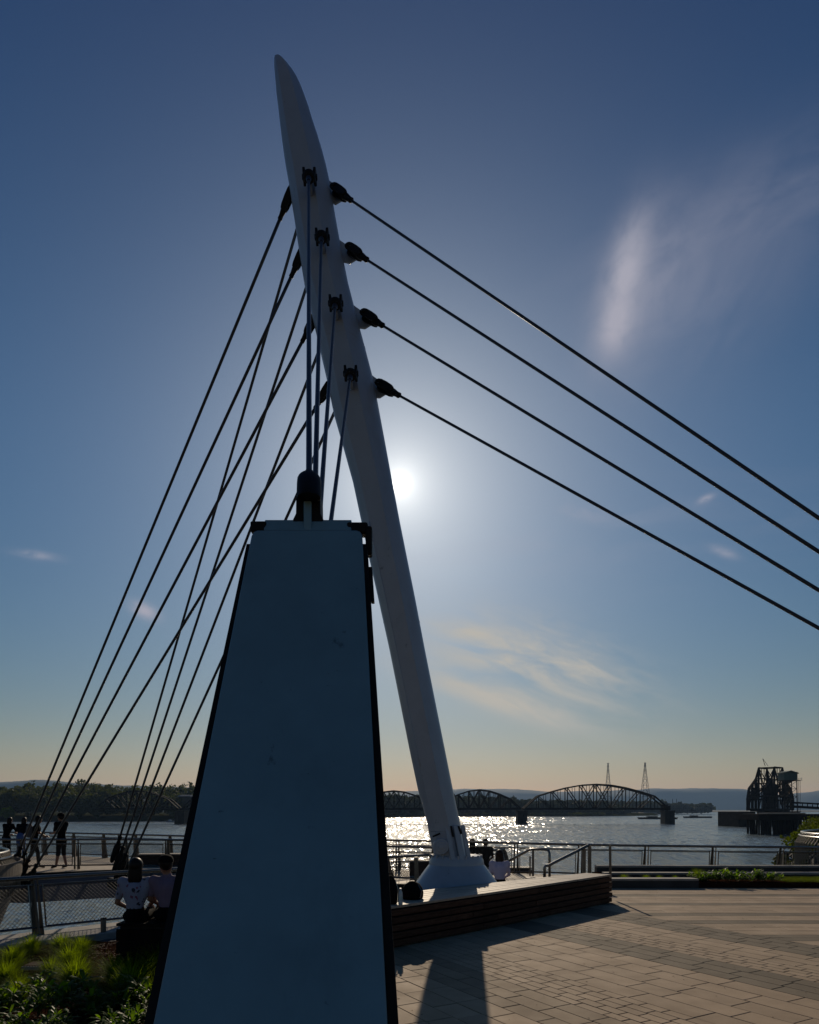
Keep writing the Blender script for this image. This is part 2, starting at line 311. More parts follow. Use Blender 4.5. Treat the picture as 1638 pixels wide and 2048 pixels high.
def water_mat():
    """river surface: smooth swell plus small wave facets; facets are larger where only larger waves can be told apart"""
    m = bpy.data.materials.new('river_water'); m.use_nodes = True; t = m.node_tree; b = t.nodes['Principled BSDF']
    b.inputs['Base Color'].default_value = (.155, .20, .22, 1); b.inputs['Roughness'].default_value = .18; b.inputs['IOR'].default_value = 1.333
    g = N(t, 'ShaderNodeNewGeometry'); P = g.outputs['Position']
    def vec(sx, sy, sc, seed, kind, det=2, rough=.5):
        mp = N(t, 'ShaderNodeMapping'); mp.inputs['Scale'].default_value = (sx * sc, sy * sc, 1); mp.inputs['Location'].default_value = (seed, seed * 2, seed); mp.inputs['Rotation'].default_value = (0, 0, .12)
        t.links.new(P, mp.inputs[0])
        if kind == 'v':
            n = N(t, 'ShaderNodeTexVoronoi'); n.voronoi_dimensions = '2D'; n.inputs['Scale'].default_value = 1; t.links.new(mp.outputs[0], n.inputs['Vector']); o = n.outputs['Color']
        else:
            n = N(t, 'ShaderNodeTexNoise'); n.inputs['Scale'].default_value = 1; n.inputs['Detail'].default_value = det; n.inputs['Roughness'].default_value = rough; t.links.new(mp.outputs[0], n.inputs['Vector']); o = n.outputs[1]
        c = N(t, 'ShaderNodeVectorMath', operation='SUBTRACT'); t.links.new(o, c.inputs[0]); c.inputs[1].default_value = (.5, .5, .5); return c.outputs[0]
    def mul(v, k):
        n = N(t, 'ShaderNodeVectorMath', operation='MULTIPLY'); t.links.new(v, n.inputs[0])
        if isinstance(k, tuple): n.inputs[1].default_value = k
        else:
            cb = N(t, 'ShaderNodeCombineXYZ'); [t.links.new(k, cb.inputs[q]) for q in (0, 1)]; t.links.new(cb.outputs[0], n.inputs[1])
        return n.outputs[0]
    def add(a, c):
        n = N(t, 'ShaderNodeVectorMath', operation='ADD'); t.links.new(a, n.inputs[0]); t.links.new(c, n.inputs[1]); return n.outputs[0]
    sx_ = N(t, 'ShaderNodeSeparateXYZ'); t.links.new(P, sx_.inputs[0])
    def ramp(a, c):
        r_ = N(t, 'ShaderNodeMapRange'); t.links.new(sx_.outputs[1], r_.inputs[0]); r_.inputs[1].default_value = a; r_.inputs[2].default_value = c; return r_.outputs[0]
    AX, AY = WATER_SLOPE
    fine = mul(vec(1, 1.2, 4.2, 3, 'n', 3, .6), (AX * .8, AY * 1.0, 0))
    f1 = mul(vec(1, .5, 3.6, 11, 'v'), (AX, AY, 0)); f2 = mul(vec(1, .15, 3.2, 17, 'v'), (AX, AY, 0)); f3 = mul(vec(1, .08, 2.3, 23, 'v'), (AX, AY, 0))
    k1, k2 = ramp(60, 130), ramp(150, 280)
    def lerp(k, a, c):
        n = N(t, 'ShaderNodeMix'); n.data_type = 'VECTOR'; t.links.new(k, n.inputs[0]); t.links.new(a, n.inputs[4]); t.links.new(c, n.inputs[5]); return n.outputs[1]
    far = lerp(k2, f2, f3); fac = lerp(k1, add(mul(f1, (.6, .6, 0)), fine), far)
    # gusts: broad calmer and rougher streaks
    gs = N(t, 'ShaderNodeMapping'); gs.inputs['Scale'].default_value = (.010, .05, 1); t.links.new(P, gs.inputs[0])
    gn = N(t, 'ShaderNodeTexNoise'); gn.inputs['Scale'].default_value = 1; gn.inputs['Detail'].default_value = 4; t.links.new(gs.outputs[0], gn.inputs['Vector'])
    gr = N(t, 'ShaderNodeMapRange'); t.links.new(gn.outputs[0], gr.inputs[0]); gr.inputs[1].default_value = .35; gr.inputs[2].default_value = .65; gr.inputs[3].default_value = .65; gr.inputs[4].default_value = 1.15
    fac = mul(fac, gr.outputs[0])
    swell = mul(vec(1, 2.2, .22, 31, 'n', 2), (.10, .16, 0))
    nn_ = add(add(fac, swell), mul(P, (0, 0, 0))); cz = N(t, 'ShaderNodeVectorMath', operation='ADD'); t.links.new(nn_, cz.inputs[0]); cz.inputs[1].default_value = (0, 0, 1)
    nz_ = N(t, 'ShaderNodeVectorMath', operation='NORMALIZE'); t.links.new(cz.outputs[0], nz_.inputs[0]); t.links.new(nz_.outputs[0], b.inputs['Normal']); return m
WATER_SLOPE = (.88, .62)
WATERM = water_mat()

# ------------------------------------------------------------------ setting
def sheet(name, pts, m, kind='structure'):
    b = MB(); b.add(pts, [tuple(range(len(pts)))]); return tag(b.build(name, m, fix=False), kind=kind)
sheet("river_bed", [(-6900, -60, WATER - 2), (6900, -60, WATER - 2), (6900, 8200, WATER - 2), (-6900, 8200, WATER - 2)], EARTH)
sheet('river', [(-6900, 5, WATER), (6900, 5, WATER), (6900, 8150, WATER), (-6900, 8150, WATER)], WATERM)

# seawall edge runs along Y = X + 19.8 on the left, then east along the promenade
SW = [(-40, -20.2), (-16, 3.8), (-7.6, 12.2), (.0, 19.8), (1.6, 21.3), (5.0, 20.1), (30, 18.6), (60, 17), (60, -30), (-40, -30)]
EDGE = [Vector((x, y, 0)) for x, y in SW]
b = MB(); b.prism([(x, y, WATER - 1) for x, y in SW], (0, 0, -WATER + 1 - .52)); tag(b.build('ground', CONCD), kind='structure')
# lower terrace paving (z -0.45) behind the mast
b = MB(); b.prism([(-2.2, 12.1, -.515), (-2.2, 17.2, -.515), (.1, 19.5, -.515), (1.6, 20.9, -.515), (5.0, 19.75, -.515), (5.0, 16.0, -.515), (-1.0, 8.8, -.515)], (0, 0, .065)); tag(b.build('terrace', CONC), kind='structure')
# planting bed soil
bm = bmesh.new(); bmesh.ops.create_grid(bm, x_segments=60, y_segments=60, size=1)
for v in bm.verts:
    X = -4.9 + v.co.x * 5.0; Y = 8.0 + v.co.y * 4.4
    Y = min(Y, X + 19.45); v.co = Vector((X, Y, -.47 + .05 * noise.noise(Vector((X * 1.5, Y * 1.5, 0))) + .02 * noise.noise(Vector((X * 9, Y * 9, 3)))))
me = bpy.data.meshes.new('planting_bed'); bm.to_mesh(me); bm.free(); me.materials.append(SOIL); o = bpy.data.objects.new('planting_bed', me); COL.objects.link(o); tag(o, kind='structure')
# bark chips scattered over it
b = MB()
for i in range(5200):
    X = random.uniform(-7.3, -1.6); Y = random.uniform(6.2, 12)
    if Y > X + 19.2: continue
    z = -.455 + .05 * noise.noise(Vector((X * 1.5, Y * 1.5, 0)))
    b.box((X, Y, z + .006), (random.uniform(.02, .06), random.uniform(.01, .025), .007), M=Matrix.Rotation(random.uniform(0, 6.3), 4, 'Z') @ Matrix.Rotation(random.uniform(-.5, .5), 4, 'X'))
tag(b.build('bark_mulch', CHIP, fix=False), kind='stuff')

# ---- plaza paving
PD = Vector((.5, -.866, 0)); PN = Vector((.866, .5, 0)); UB = 9.70
def clip(poly, n, d, keep_less=True):
    out = []
    for i in range(len(poly)):
        a, c = poly[i], poly[(i + 1) % len(poly)]; fa = n.dot(a) - d; fc = n.dot(c) - d
        if not keep_less: fa, fc = -fa, -fc
        if fa <= 0: out.append(a)
        if (fa < 0) != (fc < 0) and abs(fa - fc) > 1e-9: out.append(a.lerp(c, fa / (fa - fc)))
    return out
def rows_u():
    out = []; u = 1.2
    bands = [(1.2, 4.05, .285, .56, 'L'), (4.05, 4.72, .2233, .50, 'M'), (4.72, 4.84, .12, .3, 'L'), (4.84, 5.38, .135, .27, 'L'), (5.38, 6.93, .31, .62, 'L'), (6.93, 7.65, .24, .50, 'D'),
             (7.65, 8.20, .1375, .27, 'L'), (8.20, 8.95, .25, .56, 'L'), (8.95, 9.70, .25, .50, 'D')]
    for a, c, w, l, k in bands:
        n = max(1, round((c - a) / w)); w = (c - a) / n
        for i in range(n): out.append((a + i * w, a + (i + 1) * w, l, k))
    return out
pavers = []   # (polygon, kind, distance)
g = .004
for (u0, u1, L, k) in rows_u():
    off = random.uniform(0, L); t = -16 - off
    while t < 2:
        t1 = t + L * (1 if L < .3 else random.choice((1, 1, 1, .75, 1.25)))
        poly = [PN * (u0 + g) + PD * (t + g), PN * (u0 + g) + PD * (t1 - g), PN * (u1 - g) + PD * (t1 - g), PN * (u1 - g) + PD * (t + g)]
        pavers.append((poly, k)); t = t1
dark_y = [(9.9, 10.4), (11.4, 11.75), (12.25, 12.6), (13.6, 13.95), (15.0, 15.4)]
ys = sorted(set([6.0] + [v for p in dark_y for v in p] + [16.7])); 
for ya, yb in zip(ys[:-1], ys[1:]):
    n = max(1, round((yb - ya) / .32)); w = (yb - ya) / n; k = 'D' if (ya, yb) in dark_y else 'L'
    for i in range(n):
        y0 = ya + i * w; x = 0 - random.uniform(0, .5)
        while x < 14:
            x1 = x + random.choice((.45, .6, .6, .75))
            e = .0015; poly = [Vector((x + e, y0 + g, 0)), Vector((x1 - e, y0 + g, 0)), Vector((x1 - e, y0 + w - g, 0)), Vector((x + e, y0 + w - g, 0))]
            poly = clip(poly, PN, UB + g, False)
            if len(poly) > 2: pavers.append((poly, k))
            x = x1
# keep what lies on the plaza: right of the planting bed, this side of the planters and terrace step
TS = Vector((-1.0, 9.6, 0)); TE = Vector((4.6, 16.62, 0)); tn = Vector((-(TE - TS).y, (TE - TS).x, 0)).normalized()
keep = []
for poly, k in pavers:
    poly = clip(poly, Vector((0, 1, 0)), 16.62)
    if len(poly) > 2: poly = clip(poly, tn, tn.dot(TS))
    if len(poly) > 2: poly = clip(poly, Vector((-1, 0, 0)), 1.05)
    if len(poly) > 2: poly = clip(poly, Vector((0, -1, 0)), -3.4)
    if len(poly) > 2: poly = clip(poly, Vector((1, 0, 0)), 12.5)
    if len(poly) < 3: continue
    c = sum(poly, Vector()) / len(poly)
    ar = 0
    for i in range(1, len(poly) - 1): ar += ((poly[i] - poly[0]).cross(poly[i + 1] - poly[0])).length / 2
    if ar < .002: continue
    px = 819 + c.x / max(c.y, .1) * F; py = 1620 + H / max(c.y, .1) * F
    vis = -20 < px < 1660 and py < 2070 and px > 760
    score = ar / c.y ** 3 if vis else 0
    keep.append((score, poly, k, c))
keep.sort(key=lambda q: -q[0])
plz = MB(); plz.prism([(-1.05, 3.4, -.53), (12.5, 3.4, -.53), (12.5, 16.62, -.53), (4.6, 16.62, -.53), (-1.0, 9.6, -.53)], (0, 0, .518))
plaza = tag(plz.build('plaza', JOINT), kind='structure')
def paver_geo(b, poly, c, mi=0):
    if sum(((poly[i] - poly[0]).cross(poly[(i + 1) % len(poly)] - poly[0])).z for i in range(len(poly))) < 0: poly = poly[::-1]
    h = random.uniform(-.0015, .0015); n = len(poly); ch = .0045
    low = [Vector((p.x - c.x, p.y - c.y, -.02)) for p in poly]; mid = [Vector((p.x - c.x, p.y - c.y, h - .003)) for p in poly]
    top = []
    for p in poly:
        d = p - c; s = max(.3, 1 - ch / max(d.length, .01) * 1.3); top.append(Vector((d.x * s, d.y * s, h)))
    vs = low + mid + top
    fs = [tuple(range(2 * n, 3 * n))] + [(i, (i + 1) % n, (i + 1) % n + n, i + n) for i in range(n)] + [(i + n, (i + 1) % n + n, (i + 1) % n + 2 * n, i + 2 * n) for i in range(n)]
    return vs, fs
MK = {'L': PAV_L, 'D': PAV_D, 'M': PAV_M}
cache = {}
for sc_, poly, k, c in keep[:300]:
    key = (k,) + tuple(round(x, 3) for p in poly for x in ((p - c).x, (p - c).y))
    if key not in cache:
        vs, fs = paver_geo(None, poly, c); me = bpy.data.meshes.new('paver'); me.from_pydata(vs, [], fs); me.materials.append(MK[k]); cache[key] = me
    o = bpy.data.objects.new('paver', cache[key]); COL.objects.link(o); o.location = c; o.parent = plaza
rest = MB()
for sc_, poly, k, c in keep[300:]:
    vs, fs = paver_geo(None, poly, c); rest.add([v + c for v in vs], fs, {'L': 0, 'D': 1, 'M': 2}[k])
o = rest.build('paving', [PAV_L, PAV_D, PAV_M], plaza, fix=False); tag(o, kind='stuff')

DIRT = mat('dry_leaf', (.10, .06, .025), .8, var=.3, scale=40)
lt = MB()
for i in range(240):
    X = random.uniform(-.4, 8); Y = random.uniform(6, 16.3)
    if tn.dot(Vector((X, Y, 0))) > tn.dot(TS) - .1: continue
    a_ = random.uniform(0, 6.28); s_ = random.uniform(.006, .016) * (1.6 if Y > 11 else 1); d_ = Vector((math.cos(a_), math.sin(a_), 0)); e_ = Vector((-d_.y, d_.x, 0))
    c_ = Vector((X, Y, .006)); lt.add([c_ - d_ * s_, c_ + e_ * s_ * .5 + Vector((0, 0, .004)), c_ + d_ * s_, c_ - e_ * s_ * .5 + Vector((0, 0, .002))], [(0, 1, 2, 3)])
tag(lt.build('leaf_litter', DIRT, fix=False), kind='stuff')
# ------------------------------------------------------------------ mast
BX, BY = .95, 12.9
mast = thing('mast', (BX, BY, -.45), 'tall white leaning mast with a pointed tip that carries all the cables', 'mast')
SEC = [(1, 0), (.975, .30), (.90, .56), (.74, .80), (.48, .95), (.16, 1.0), (-.16, 1.0), (-.48, .95), (-.74, .80), (-.90, .56), (-.975, .30), (-1, 0), (-.985, -.22), (-.92, -.44), (-.80, -.66), (-.62, -1.0),
       (-.34, -1.09), (-.05, -1.20), (.22, -1.32), (.46, -1.06), (.68, -.80), (.84, -.58), (.93, -.38), (.985, -.18)]
def mring(py, xl, xr, Y=BY, depth=1.0):
    a = W(xl, py, Y); c = W(xr, py, Y); cx = (a.x + c.x) / 2; w = (c.x - a.x) / 2
    return [Vector((cx + x * w, Y + y * w * depth, a.z)) for x, y in SEC]
prof = [(112.5, 549.8, 551), (114.5, 549.2, 556), (119, 548.8, 563), (127, 548.8, 571), (136, 549, 579), (148, 550, 587.5), (162, 551.3, 596), (178, 552.6, 603.5), (194, 554, 609.5), (218, 557, 618), (245, 560, 626), (275, 563.5, 636), (305, 567.5, 645), (335, 572, 653), (362, 577, 659),
        (440, 589, 672), (500, 598, 683), (570, 609, 697), (640, 626, 715), (700, 640, 731), (765, 655, 748), (830, 668, 760), (900, 688, 773), (965, 706, 785), (1040, 722, 799),
        (1120, 739, 815), (1200, 757, 831), (1300, 779, 850), (1400, 799, 870), (1500, 819, 890), (1580, 836, 906), (1640, 853, 919), (1662, 857, 923)]
MBm = MB(); MBm.loft([mring(y, l, r) for y, l, r in prof]); shaft = MBm.build('shaft', PAINT, mast, smooth=True, auto=13)
def mast_c(py):
    for (y0, l0, r0), (y1, l1, r1) in zip(prof[:-1], prof[1:]):
        if y0 <= py <= y1:
            t = (py - y0) / (y1 - y0); return (l0 + (l1 - l0) * t + r0 + (r1 - r0) * t) / 2, ((r0 + (r1 - r0) * t) - (l0 + (l1 - l0) * t)) / 2
    return 900, 30
# foot of the mast: clevis knuckle with vertical slots and round pin boss
foot = MB(); foot.loft([mring(1662.5, 857, 923), mring(1690, 863, 931), mring(1719, 870, 939)]); fo = foot.build('foot', PAINT, mast, smooth=True, auto=13)
for (x0, x1, w) in ((893, 904, .045), (911, 922, .05), (925, 936, .04)):
    q = MB(); a_ = W(x0, 1650, BY - .33); c_ = W(x1 + 2, 1719, BY - .36); d_ = .02 if x0 < 920 else -.04
    q.prism([a_ + Vector((-w, 0, 0)), a_ + Vector((-w, -.04 - d_ * .5, 0)), c_ + Vector((-w, -.10 - d_, 0)), c_ + Vector((-w, .1, 0))], (2 * w, 0, 0)); q.build('stiffener', PAINT, mast, bevel=.012)
c = W(882, 1693, BY - .40)
for nm, r_, d in (('boss_ring', .145, -.03), ('boss_disc', .10, -.055), ('boss_pin', .045, -.08)):
    q = MB(); q.tube([c + Vector((0, .15, 0)), c + Vector((0, d, 0))], r_, 22); q.build(nm, PAINT, mast, bevel=.008)
for x0, x1, y0, y1 in ((898.5, 902, 1652, 1674), (914, 919, 1652, 1668)):  # solid dark bars give the shade of the foot's slots; nothing is cut out
    q = MB(); q.bar(W(x0 + 3, y0, BY - .352), W(x1 + 4, y1, BY - .365), .085, .03); q.build('slot_shade', DARKST, mast)
# thin raised seam down the left facet
q = MB(); 
pts_ = []
for py in range(1060, 1560, 25):
    for (y0, l0, r0), (y1, l1, r1) in zip(prof[:-1], prof[1:]):
        if y0 <= py < y1:
            t_ = (py - y0) / (y1 - y0); l_, rr_ = l0 + (l1 - l0) * t_, r0 + (r1 - r0) * t_; hw_ = (rr_ - l_) / 2 / F * BY; pts_.append(Vector((W((l_ + rr_) / 2, py, BY).x - .62 * hw_, BY - 1.0 * hw_, W(0, py, BY).z)))
q.tube(pts_, .014, 8); q.build('seam', PAINT, mast, smooth=True)
sm = MB(); sm.bar(W(866, 1673, BY - .345), W(880, 1667, BY - .43), .02, .03); sm.build('weld_seam', DARKST, mast)
# pedestal: stepped bell
ped = MB(); zc = lambda py: H + (1620 - py) / F * (BY - .3)
cxp = W(913, 1740, BY).x
ped.lathe([(.42, zc(1712)), (.46, zc(1713)), (.51, zc(1722)), (.52, zc(1731)), (.60, zc(1742)), (.70, zc(1757)), (.80, zc(1772)), (.89, zc(1788)), (.93, -.30), (.95, -.445)], (cxp, BY, 0), 40)
ped.build('pedestal', PAINT, mast, smooth=True, auto=30)
for k in range(20):
    a = 2 * math.pi * k / 20; MB().tube([(cxp + .47 * math.cos(a), BY + .47 * math.sin(a), zc(1722) - .02), (cxp + .47 * math.cos(a), BY + .47 * math.sin(a), zc(1711))], .022, 6).build('anchor_bolt', PAINT, mast)
# weld seams: raised rings on the shaft
for py in (1245, 700):
    cx_, hw = mast_c(py); q = MB(); q.loft([mring(py - .8, cx_ - hw - .25, cx_ + hw + .25), mring(py + .8, cx_ - hw - .15, cx_ + hw + .35)]); q.build('weld_ring', PAINT, mast, smooth=True, auto=40)

def clevis(a, d, s=1.0, parent=None, name='clevis', wf=1.0):
    """fork fitting with its pin at a, pointing along d"""
    d = d.normalized(); u = d.cross(Vector((0, 1, 0)));
    if u.length < .1: u = d.cross(Vector((1, 0, 0)))
    u.normalize(); v = d.cross(u).normalized()      # u across in picture, v is thickness
    q = MB()
    for sg in (-1, 1):
        ring = []
        for (t, w) in ((-.10, .03), (-.07, .085), (0, .11), (.16, .115), (.34, .10), (.42, .07)):
            ring.append((t, w * wf))
        poly = [a + d * t * s + u * w * s + v * sg * .042 * s for t, w in ring] + [a + d * t * s - u * w * s + v * sg * .042 * s for t, w in reversed(ring)]
        q.prism(poly, v * sg * .036 * s)
    q.loft([[a + d * t * s + (u * math.cos(k * math.pi / 5) * w + v * math.sin(k * math.pi / 5) * w * .72) * s for k in range(10)] for t, w in ((.30, .10 * wf), (.42, .10 * wf), (.54, .075 * wf), (.62, .06), (.63, .04))])
    q.tube([a - v * .10 * s, a + v * .10 * s], .045 * s, 10)
    return q.build(name, DARKST, parent, bevel=.006 * s)
def plate(a, b_, w, th, parent, name='lug_plate', side=Vector((0, 1, 0))):
    d = (b_ - a).normalized(); u = d.cross(side).normalized()
    q = MB(); poly = [a + u * w, b_ + u * w * .5, b_ + d * w * .35, b_ - u * w * .5, a - u * w]
    q.prism([p - side * th / 2 for p in poly], side * th); return q.build(name, PAINT, parent, bevel=.006)

lv_f = [((620, 362)), ((645, 482)), ((672, 613)), ((702, 755))]
ldir = ['lowest', 'second lowest', 'second highest', 'highest']
names4 = ['uppermost', 'second from the top', 'third from the top', 'lowest']
def stay(p_lug, p_mast_in, p_end, label, group, rad, endfit=None, s_end=.7, two=True):
    t = thing('stay_cable', p_end, label, 'cable', group)
    d = (p_end - p_lug).normalized()
    clevis(p_lug, d, .72, t, 'fork')
    c0 = p_lug + d * .42; c1 = p_end - d * (.60 * s_end)
    q = MB(); q.tube([c0.lerp(c1, i / 10) - Vector((0, 0, .0)) for i in range(11)], rad, 8); q.build('cable', CABLE, t, smooth=True)
    if endfit == 'turnbuckle':
        f2 = clevis(p_end, -d, s_end, t, 'socket')
        tb = MB(); e = p_end - d * .55 * s_end; tb.tube([e, e - d * .08, e - d * .7, e - d * .85], [.06, .085, .085, .045], 10); tb.build('turnbuckle', DARKST, t, smooth=True)
    return t
# ------------------------------------------------------------------ anchor wedges
def make_wedge(label):
    t = thing('anchor_wedge', (0, 0, 0), label, 'cable anchor')
    # local: origin on the plaza under the plate's top edge (y = 0 there); the plate's foot is 1.70 m towards -y
    def PT(xf, z, off=0.0, ex=0.0):     # point on the plate plane
        half = .703 - .0715 * z; y = -1.685 + .415 * z
        return Vector((xf * (half + ex), y + off, z))
    zt = 4.02; r_ = .05
    q = MB()
    # face plate with rounded upper corners
    poly = [PT(-1, 0), PT(-1, zt - r_), PT(-.97, zt - .012), PT(-.90, zt), PT(.90, zt), PT(.97, zt - .012), PT(1, zt - r_), PT(1, 0)]
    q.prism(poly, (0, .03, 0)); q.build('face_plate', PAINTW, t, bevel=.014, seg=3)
    q = MB(); q.prism([PT(-1, 0, .031, -.005), PT(-1, zt - .1, .031, -.005), PT(-1, zt - .1, .10, .015), PT(-1, 0, .10, .015)], (.035, 0, 0))
    q2 = MB()
    for sg in (-1, 1):   # recessed dark web and the wider rear flange seen on both sides
        pts = [PT(sg, 0, .031, -.03), PT(sg, zt - .05, .031, -.03), PT(sg, zt - .05, .20, -.03), PT(sg, 0, .9, -.03)]
        m2 = MB(); m2.prism(pts, (-sg * .03, 0, 0)); m2.build('side_web', DARKST, t)
        fl = [PT(sg, 0, .034, .066), PT(sg, zt - .11, .034, .032), PT(sg, zt - .11, .08, .032), PT(sg, 0, .08, .066)]
        m3 = MB(); m3.prism(fl, (-sg * .14, 0, 0)); m3.build('rear_flange', DARKST, t)
    # body fin towards the mast
    q = MB(); q.prism([PT(-.5, 0, .035), PT(-.5, zt - .02, .035), Vector((-.2, .35, zt - .05)), Vector((-.3, .75, 0))], (.0, 0, 0)) if False else None
    body = MB(); body.loft([[PT(-.9, 0, .035), PT(.9, 0, .035), Vector((.35, .75, 0)), Vector((-.35, .75, 0))], [PT(-.9, zt - .03, .035), PT(.9, zt - .03, .035), Vector((.12, .36, zt - .03)), Vector((-.12, .36, zt - .03))]])
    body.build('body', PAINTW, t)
    # cap plate and its end brackets
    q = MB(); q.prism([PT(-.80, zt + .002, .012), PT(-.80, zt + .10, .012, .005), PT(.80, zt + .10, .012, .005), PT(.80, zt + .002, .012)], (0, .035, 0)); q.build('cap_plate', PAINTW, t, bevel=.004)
    q = MB()
    q.box(PT(.98, zt, .075, .0) + Vector((-.03, 0, .03)), (.16, .10, .09)); q.box(PT(1.0, zt - .07, .085) + Vector((.045, 0, 0)), (.05, .09, .22)); q.build('end_bracket', DARKST, t, bevel=.015, seg=2)
    q = MB(); q.box(PT(-.98, zt, .075) + Vector((.03, 0, .04)), (.12, .10, .08)); q.build('end_bracket', DARKST, t, bevel=.008)
    q = MB(); q.prism([PT(1, 3.42, .06, .036), PT(1, 3.72, .06, .034), PT(1, 3.72, .12, .034), PT(1, 3.42, .12, .036)], (.024, 0, 0)); q.build('side_bracket', DARKST, t, bevel=.004)
    # gusset that carries the top pin, saddle behind it
    q = MB(); q.box(Vector((.0, .03, zt + .11)), (.058, .06, .24)); q.build('gusset', PAINTW, t, bevel=.005)
    q = MB(); q.loft([[Vector((x * w, .12 + y * .09, z)) for x, y in ((-1, -1), (1, -1), (1, 1), (-1, 1))] for z, w in ((zt + .02, .14), (zt + .10, .118), (zt + .15, .094), (zt + .30, .092))]); q.build('saddle', DARKST, t, bevel=.01)
    return t
def place(o, loc, rz): o.location = loc; o.rotation_euler = (0, 0, rz)
w1 = make_wedge('large white leaning anchor wedge in the foreground, its broad tapering face towards the camera')
place(w1, (-.775, 5.185, 0), 0)
# the twin wedge just right of the picture holds the four right-hand stays
RZ2 = math.atan2(.79, .61)
w2 = clone(w1); w2['label'] = 'twin white leaning anchor wedge outside the right edge, holding the right-hand cables'
place(w2, (5.75, 7.55, 0), RZ2)
for a_ in (w1, w2): a_['group'] = 'anchor wedges'

ORD = ['uppermost', 'second from the top', 'third from the top', 'lowest']
# front stays to the foreground wedge
for i, ((px, py), (ex, ez, ey)) in enumerate(zip([(620, 360), (645, 480), (672, 612), (702, 752)], [(-.775, 4.42, 5.27), (-.765, 4.28, 5.50), (-.765, 3.85, 5.56), (-.765, 3.35, 5.58)])):
    c_, hw = mast_c(py); Yl = BY - hw / F * BY * 1.45 - .10
    p = W(px, py, Yl); e = Vector((ex, ey, ez)); d = (e - p).normalized()
    t = thing('stay_cable', e, f'{ORD[i]} of four cables from the mast to the foreground wedge', 'cable', 'cables to the foreground wedge')
    lp = MB(); lp.box(p + Vector((0, .09, .0)), (.05, .22, .26)); lp.build('lug_plate', PAINT, t, bevel=.01)
    # compact fork seen end-on: two cheeks standing up around the lug
    f_ = MB()
    for sg in (-1, 1):
        f_.prism([p + Vector((sg * .075, -.14, .11)), p + Vector((sg * .075, .05, .13)), p + Vector((sg * .075, .05, -.08)), p + Vector((sg * .06, -.16, -.12))], (sg * .045, 0, 0))
    f_.sphere(p + Vector((0, -.13, -.06)), (.115, .10, .105), 12, 8); f_.tube([p + Vector((-.135, -.03, .02)), p + Vector((.135, -.03, .02))], .05, 10)
    f_.build('fork', DARKST, t, bevel=.008)
    q = MB(); s0 = p + Vector((0, -.16, -.12)); q.tube([s0, s0 + d * .25], [.055, .034], 10); q.tube([s0 + (e - s0) * (k / 12) for k in range(13)], .0245, 10); q.build('cable', CABLE, t, smooth=True, auto=40)
    if i == 0:
        q = MB(); m_ = -d
        q.loft([[e + m_ * tt + Vector((math.cos(k * math.pi / 8) * w, 0, 0)) + Vector((0, math.sin(k * math.pi / 8) * w, 0)) for k in range(16)] for tt, w in ((-.22, .088), (-.19, .095), (0, .095), (.07, .092), (.12, .08), (.16, .058), (.18, .034), (.21, .03))])
        q.build('socket', DARKST, t, smooth=True, auto=50)
    else:
        q = MB(); q.tube([e - d * .35, e - d * .05, e + d * .08], [.03, .045, .05], 10); q.build('socket', DARKST, t)
# right stays
def right_stay(i, px, py, ex, ez, ey, dirn):
    c_, hw = mast_c(py); Yl = BY - .15
    p = W(px, py, Yl); e = Vector((ex, ey, ez)); d = (e - p).normalized()
    t = thing('stay_cable', e, f'{ORD[i]} of the four cables running right from the mast', 'cable', 'cables to the right')
    q = MB(); e0 = c_ + hw
    q.prism([W(e0 - 12, py - 26, BY - .03), W(e0 - 1, py - 17, BY - .03), W(e0 + 9, py - 10, BY - .03), p + Vector((.10, .12, .06)), p + Vector((.12, .12, -.08)), p + Vector((-.01, .12, -.16)), W(e0 + 3, py + 24, BY - .03), W(e0 - 4, py + 30, BY - .03)], (0, .05, 0)); q.build('lug_plate', PAINT, t, bevel=.008)
    clevis(p, d, .95, t, 'fork', .74)
    q = MB(); s0 = p + d * .44; q.tube([s0 + (e - s0) * (k / 12) for k in range(13)], .0225, 8); q.build('cable', CABLE, t, smooth=True)
    q = MB(); q.tube([e - d * .4, e - d * .05, e + d * .08], [.03, .05, .05], 10); q.build('socket', DARKST, t)
def end_on(px0, py0, px1, py1, Y):    # point at depth Y on the picture line, used as a place in the scene
    pass
for i, (px, py, ex, ez, ey) in enumerate([(670, 379, 5.64, 4.33, 7.5), (700, 498, 5.68, 4.05, 7.6), (730, 630, 5.68, 3.72, 7.68), (760, 770, 5.90, 3.30, 7.8)]): right_stay(i, px, py, ex, ez, ey, 0)
# stays to the pier: left group (from the mast's left side) and far group (from its back)
def pier_stay(i, lug, Yl, end, label, group, rad, back=False, es=1.3):
    p = W(*lug, Yl); e = end; d = (e - p).normalized()
    t = thing('stay_cable', e, label, 'cable', group)
    if not back:
        c_, hw = mast_c(lug[1]); plate(W(c_ - hw * .7, lug[1] - 14, BY), p + d * .05, .10, .06, t)
    clevis(p, d, .80, t, 'fork', .75)
    s0 = p + d * .42; e1 = e - d * .6 * es
    q = MB(); q.tube([s0 + (e1 - s0) * (k / 12) for k in range(13)], rad, 8); q.build('cable', CABLE, t, smooth=True)
    clevis(e, -d, es, t, 'socket', .48)
A_lug = [(583, 382), (607, 500), (631, 633), (659, 770)]
A_end = [W(26, 1733, 20.5), W(33, 1743, 20.1), W(38, 1756, 19.8), W(52, 1766, 19.5)]
for i in range(4): pier_stay(i, A_lug[i], BY + .05, A_end[i], f'{ORD[i]} of four cables from the mast to the far left pier anchor', 'cables to the far left of the pier', .031)
B_lug = [(622, 362), (647, 470), (675, 605), (702, 752)]
B_end = [W(228, 1716, 20.5), W(232, 1737, 20.2), W(236, 1750, 19.9), W(241, 1766, 19.6)]
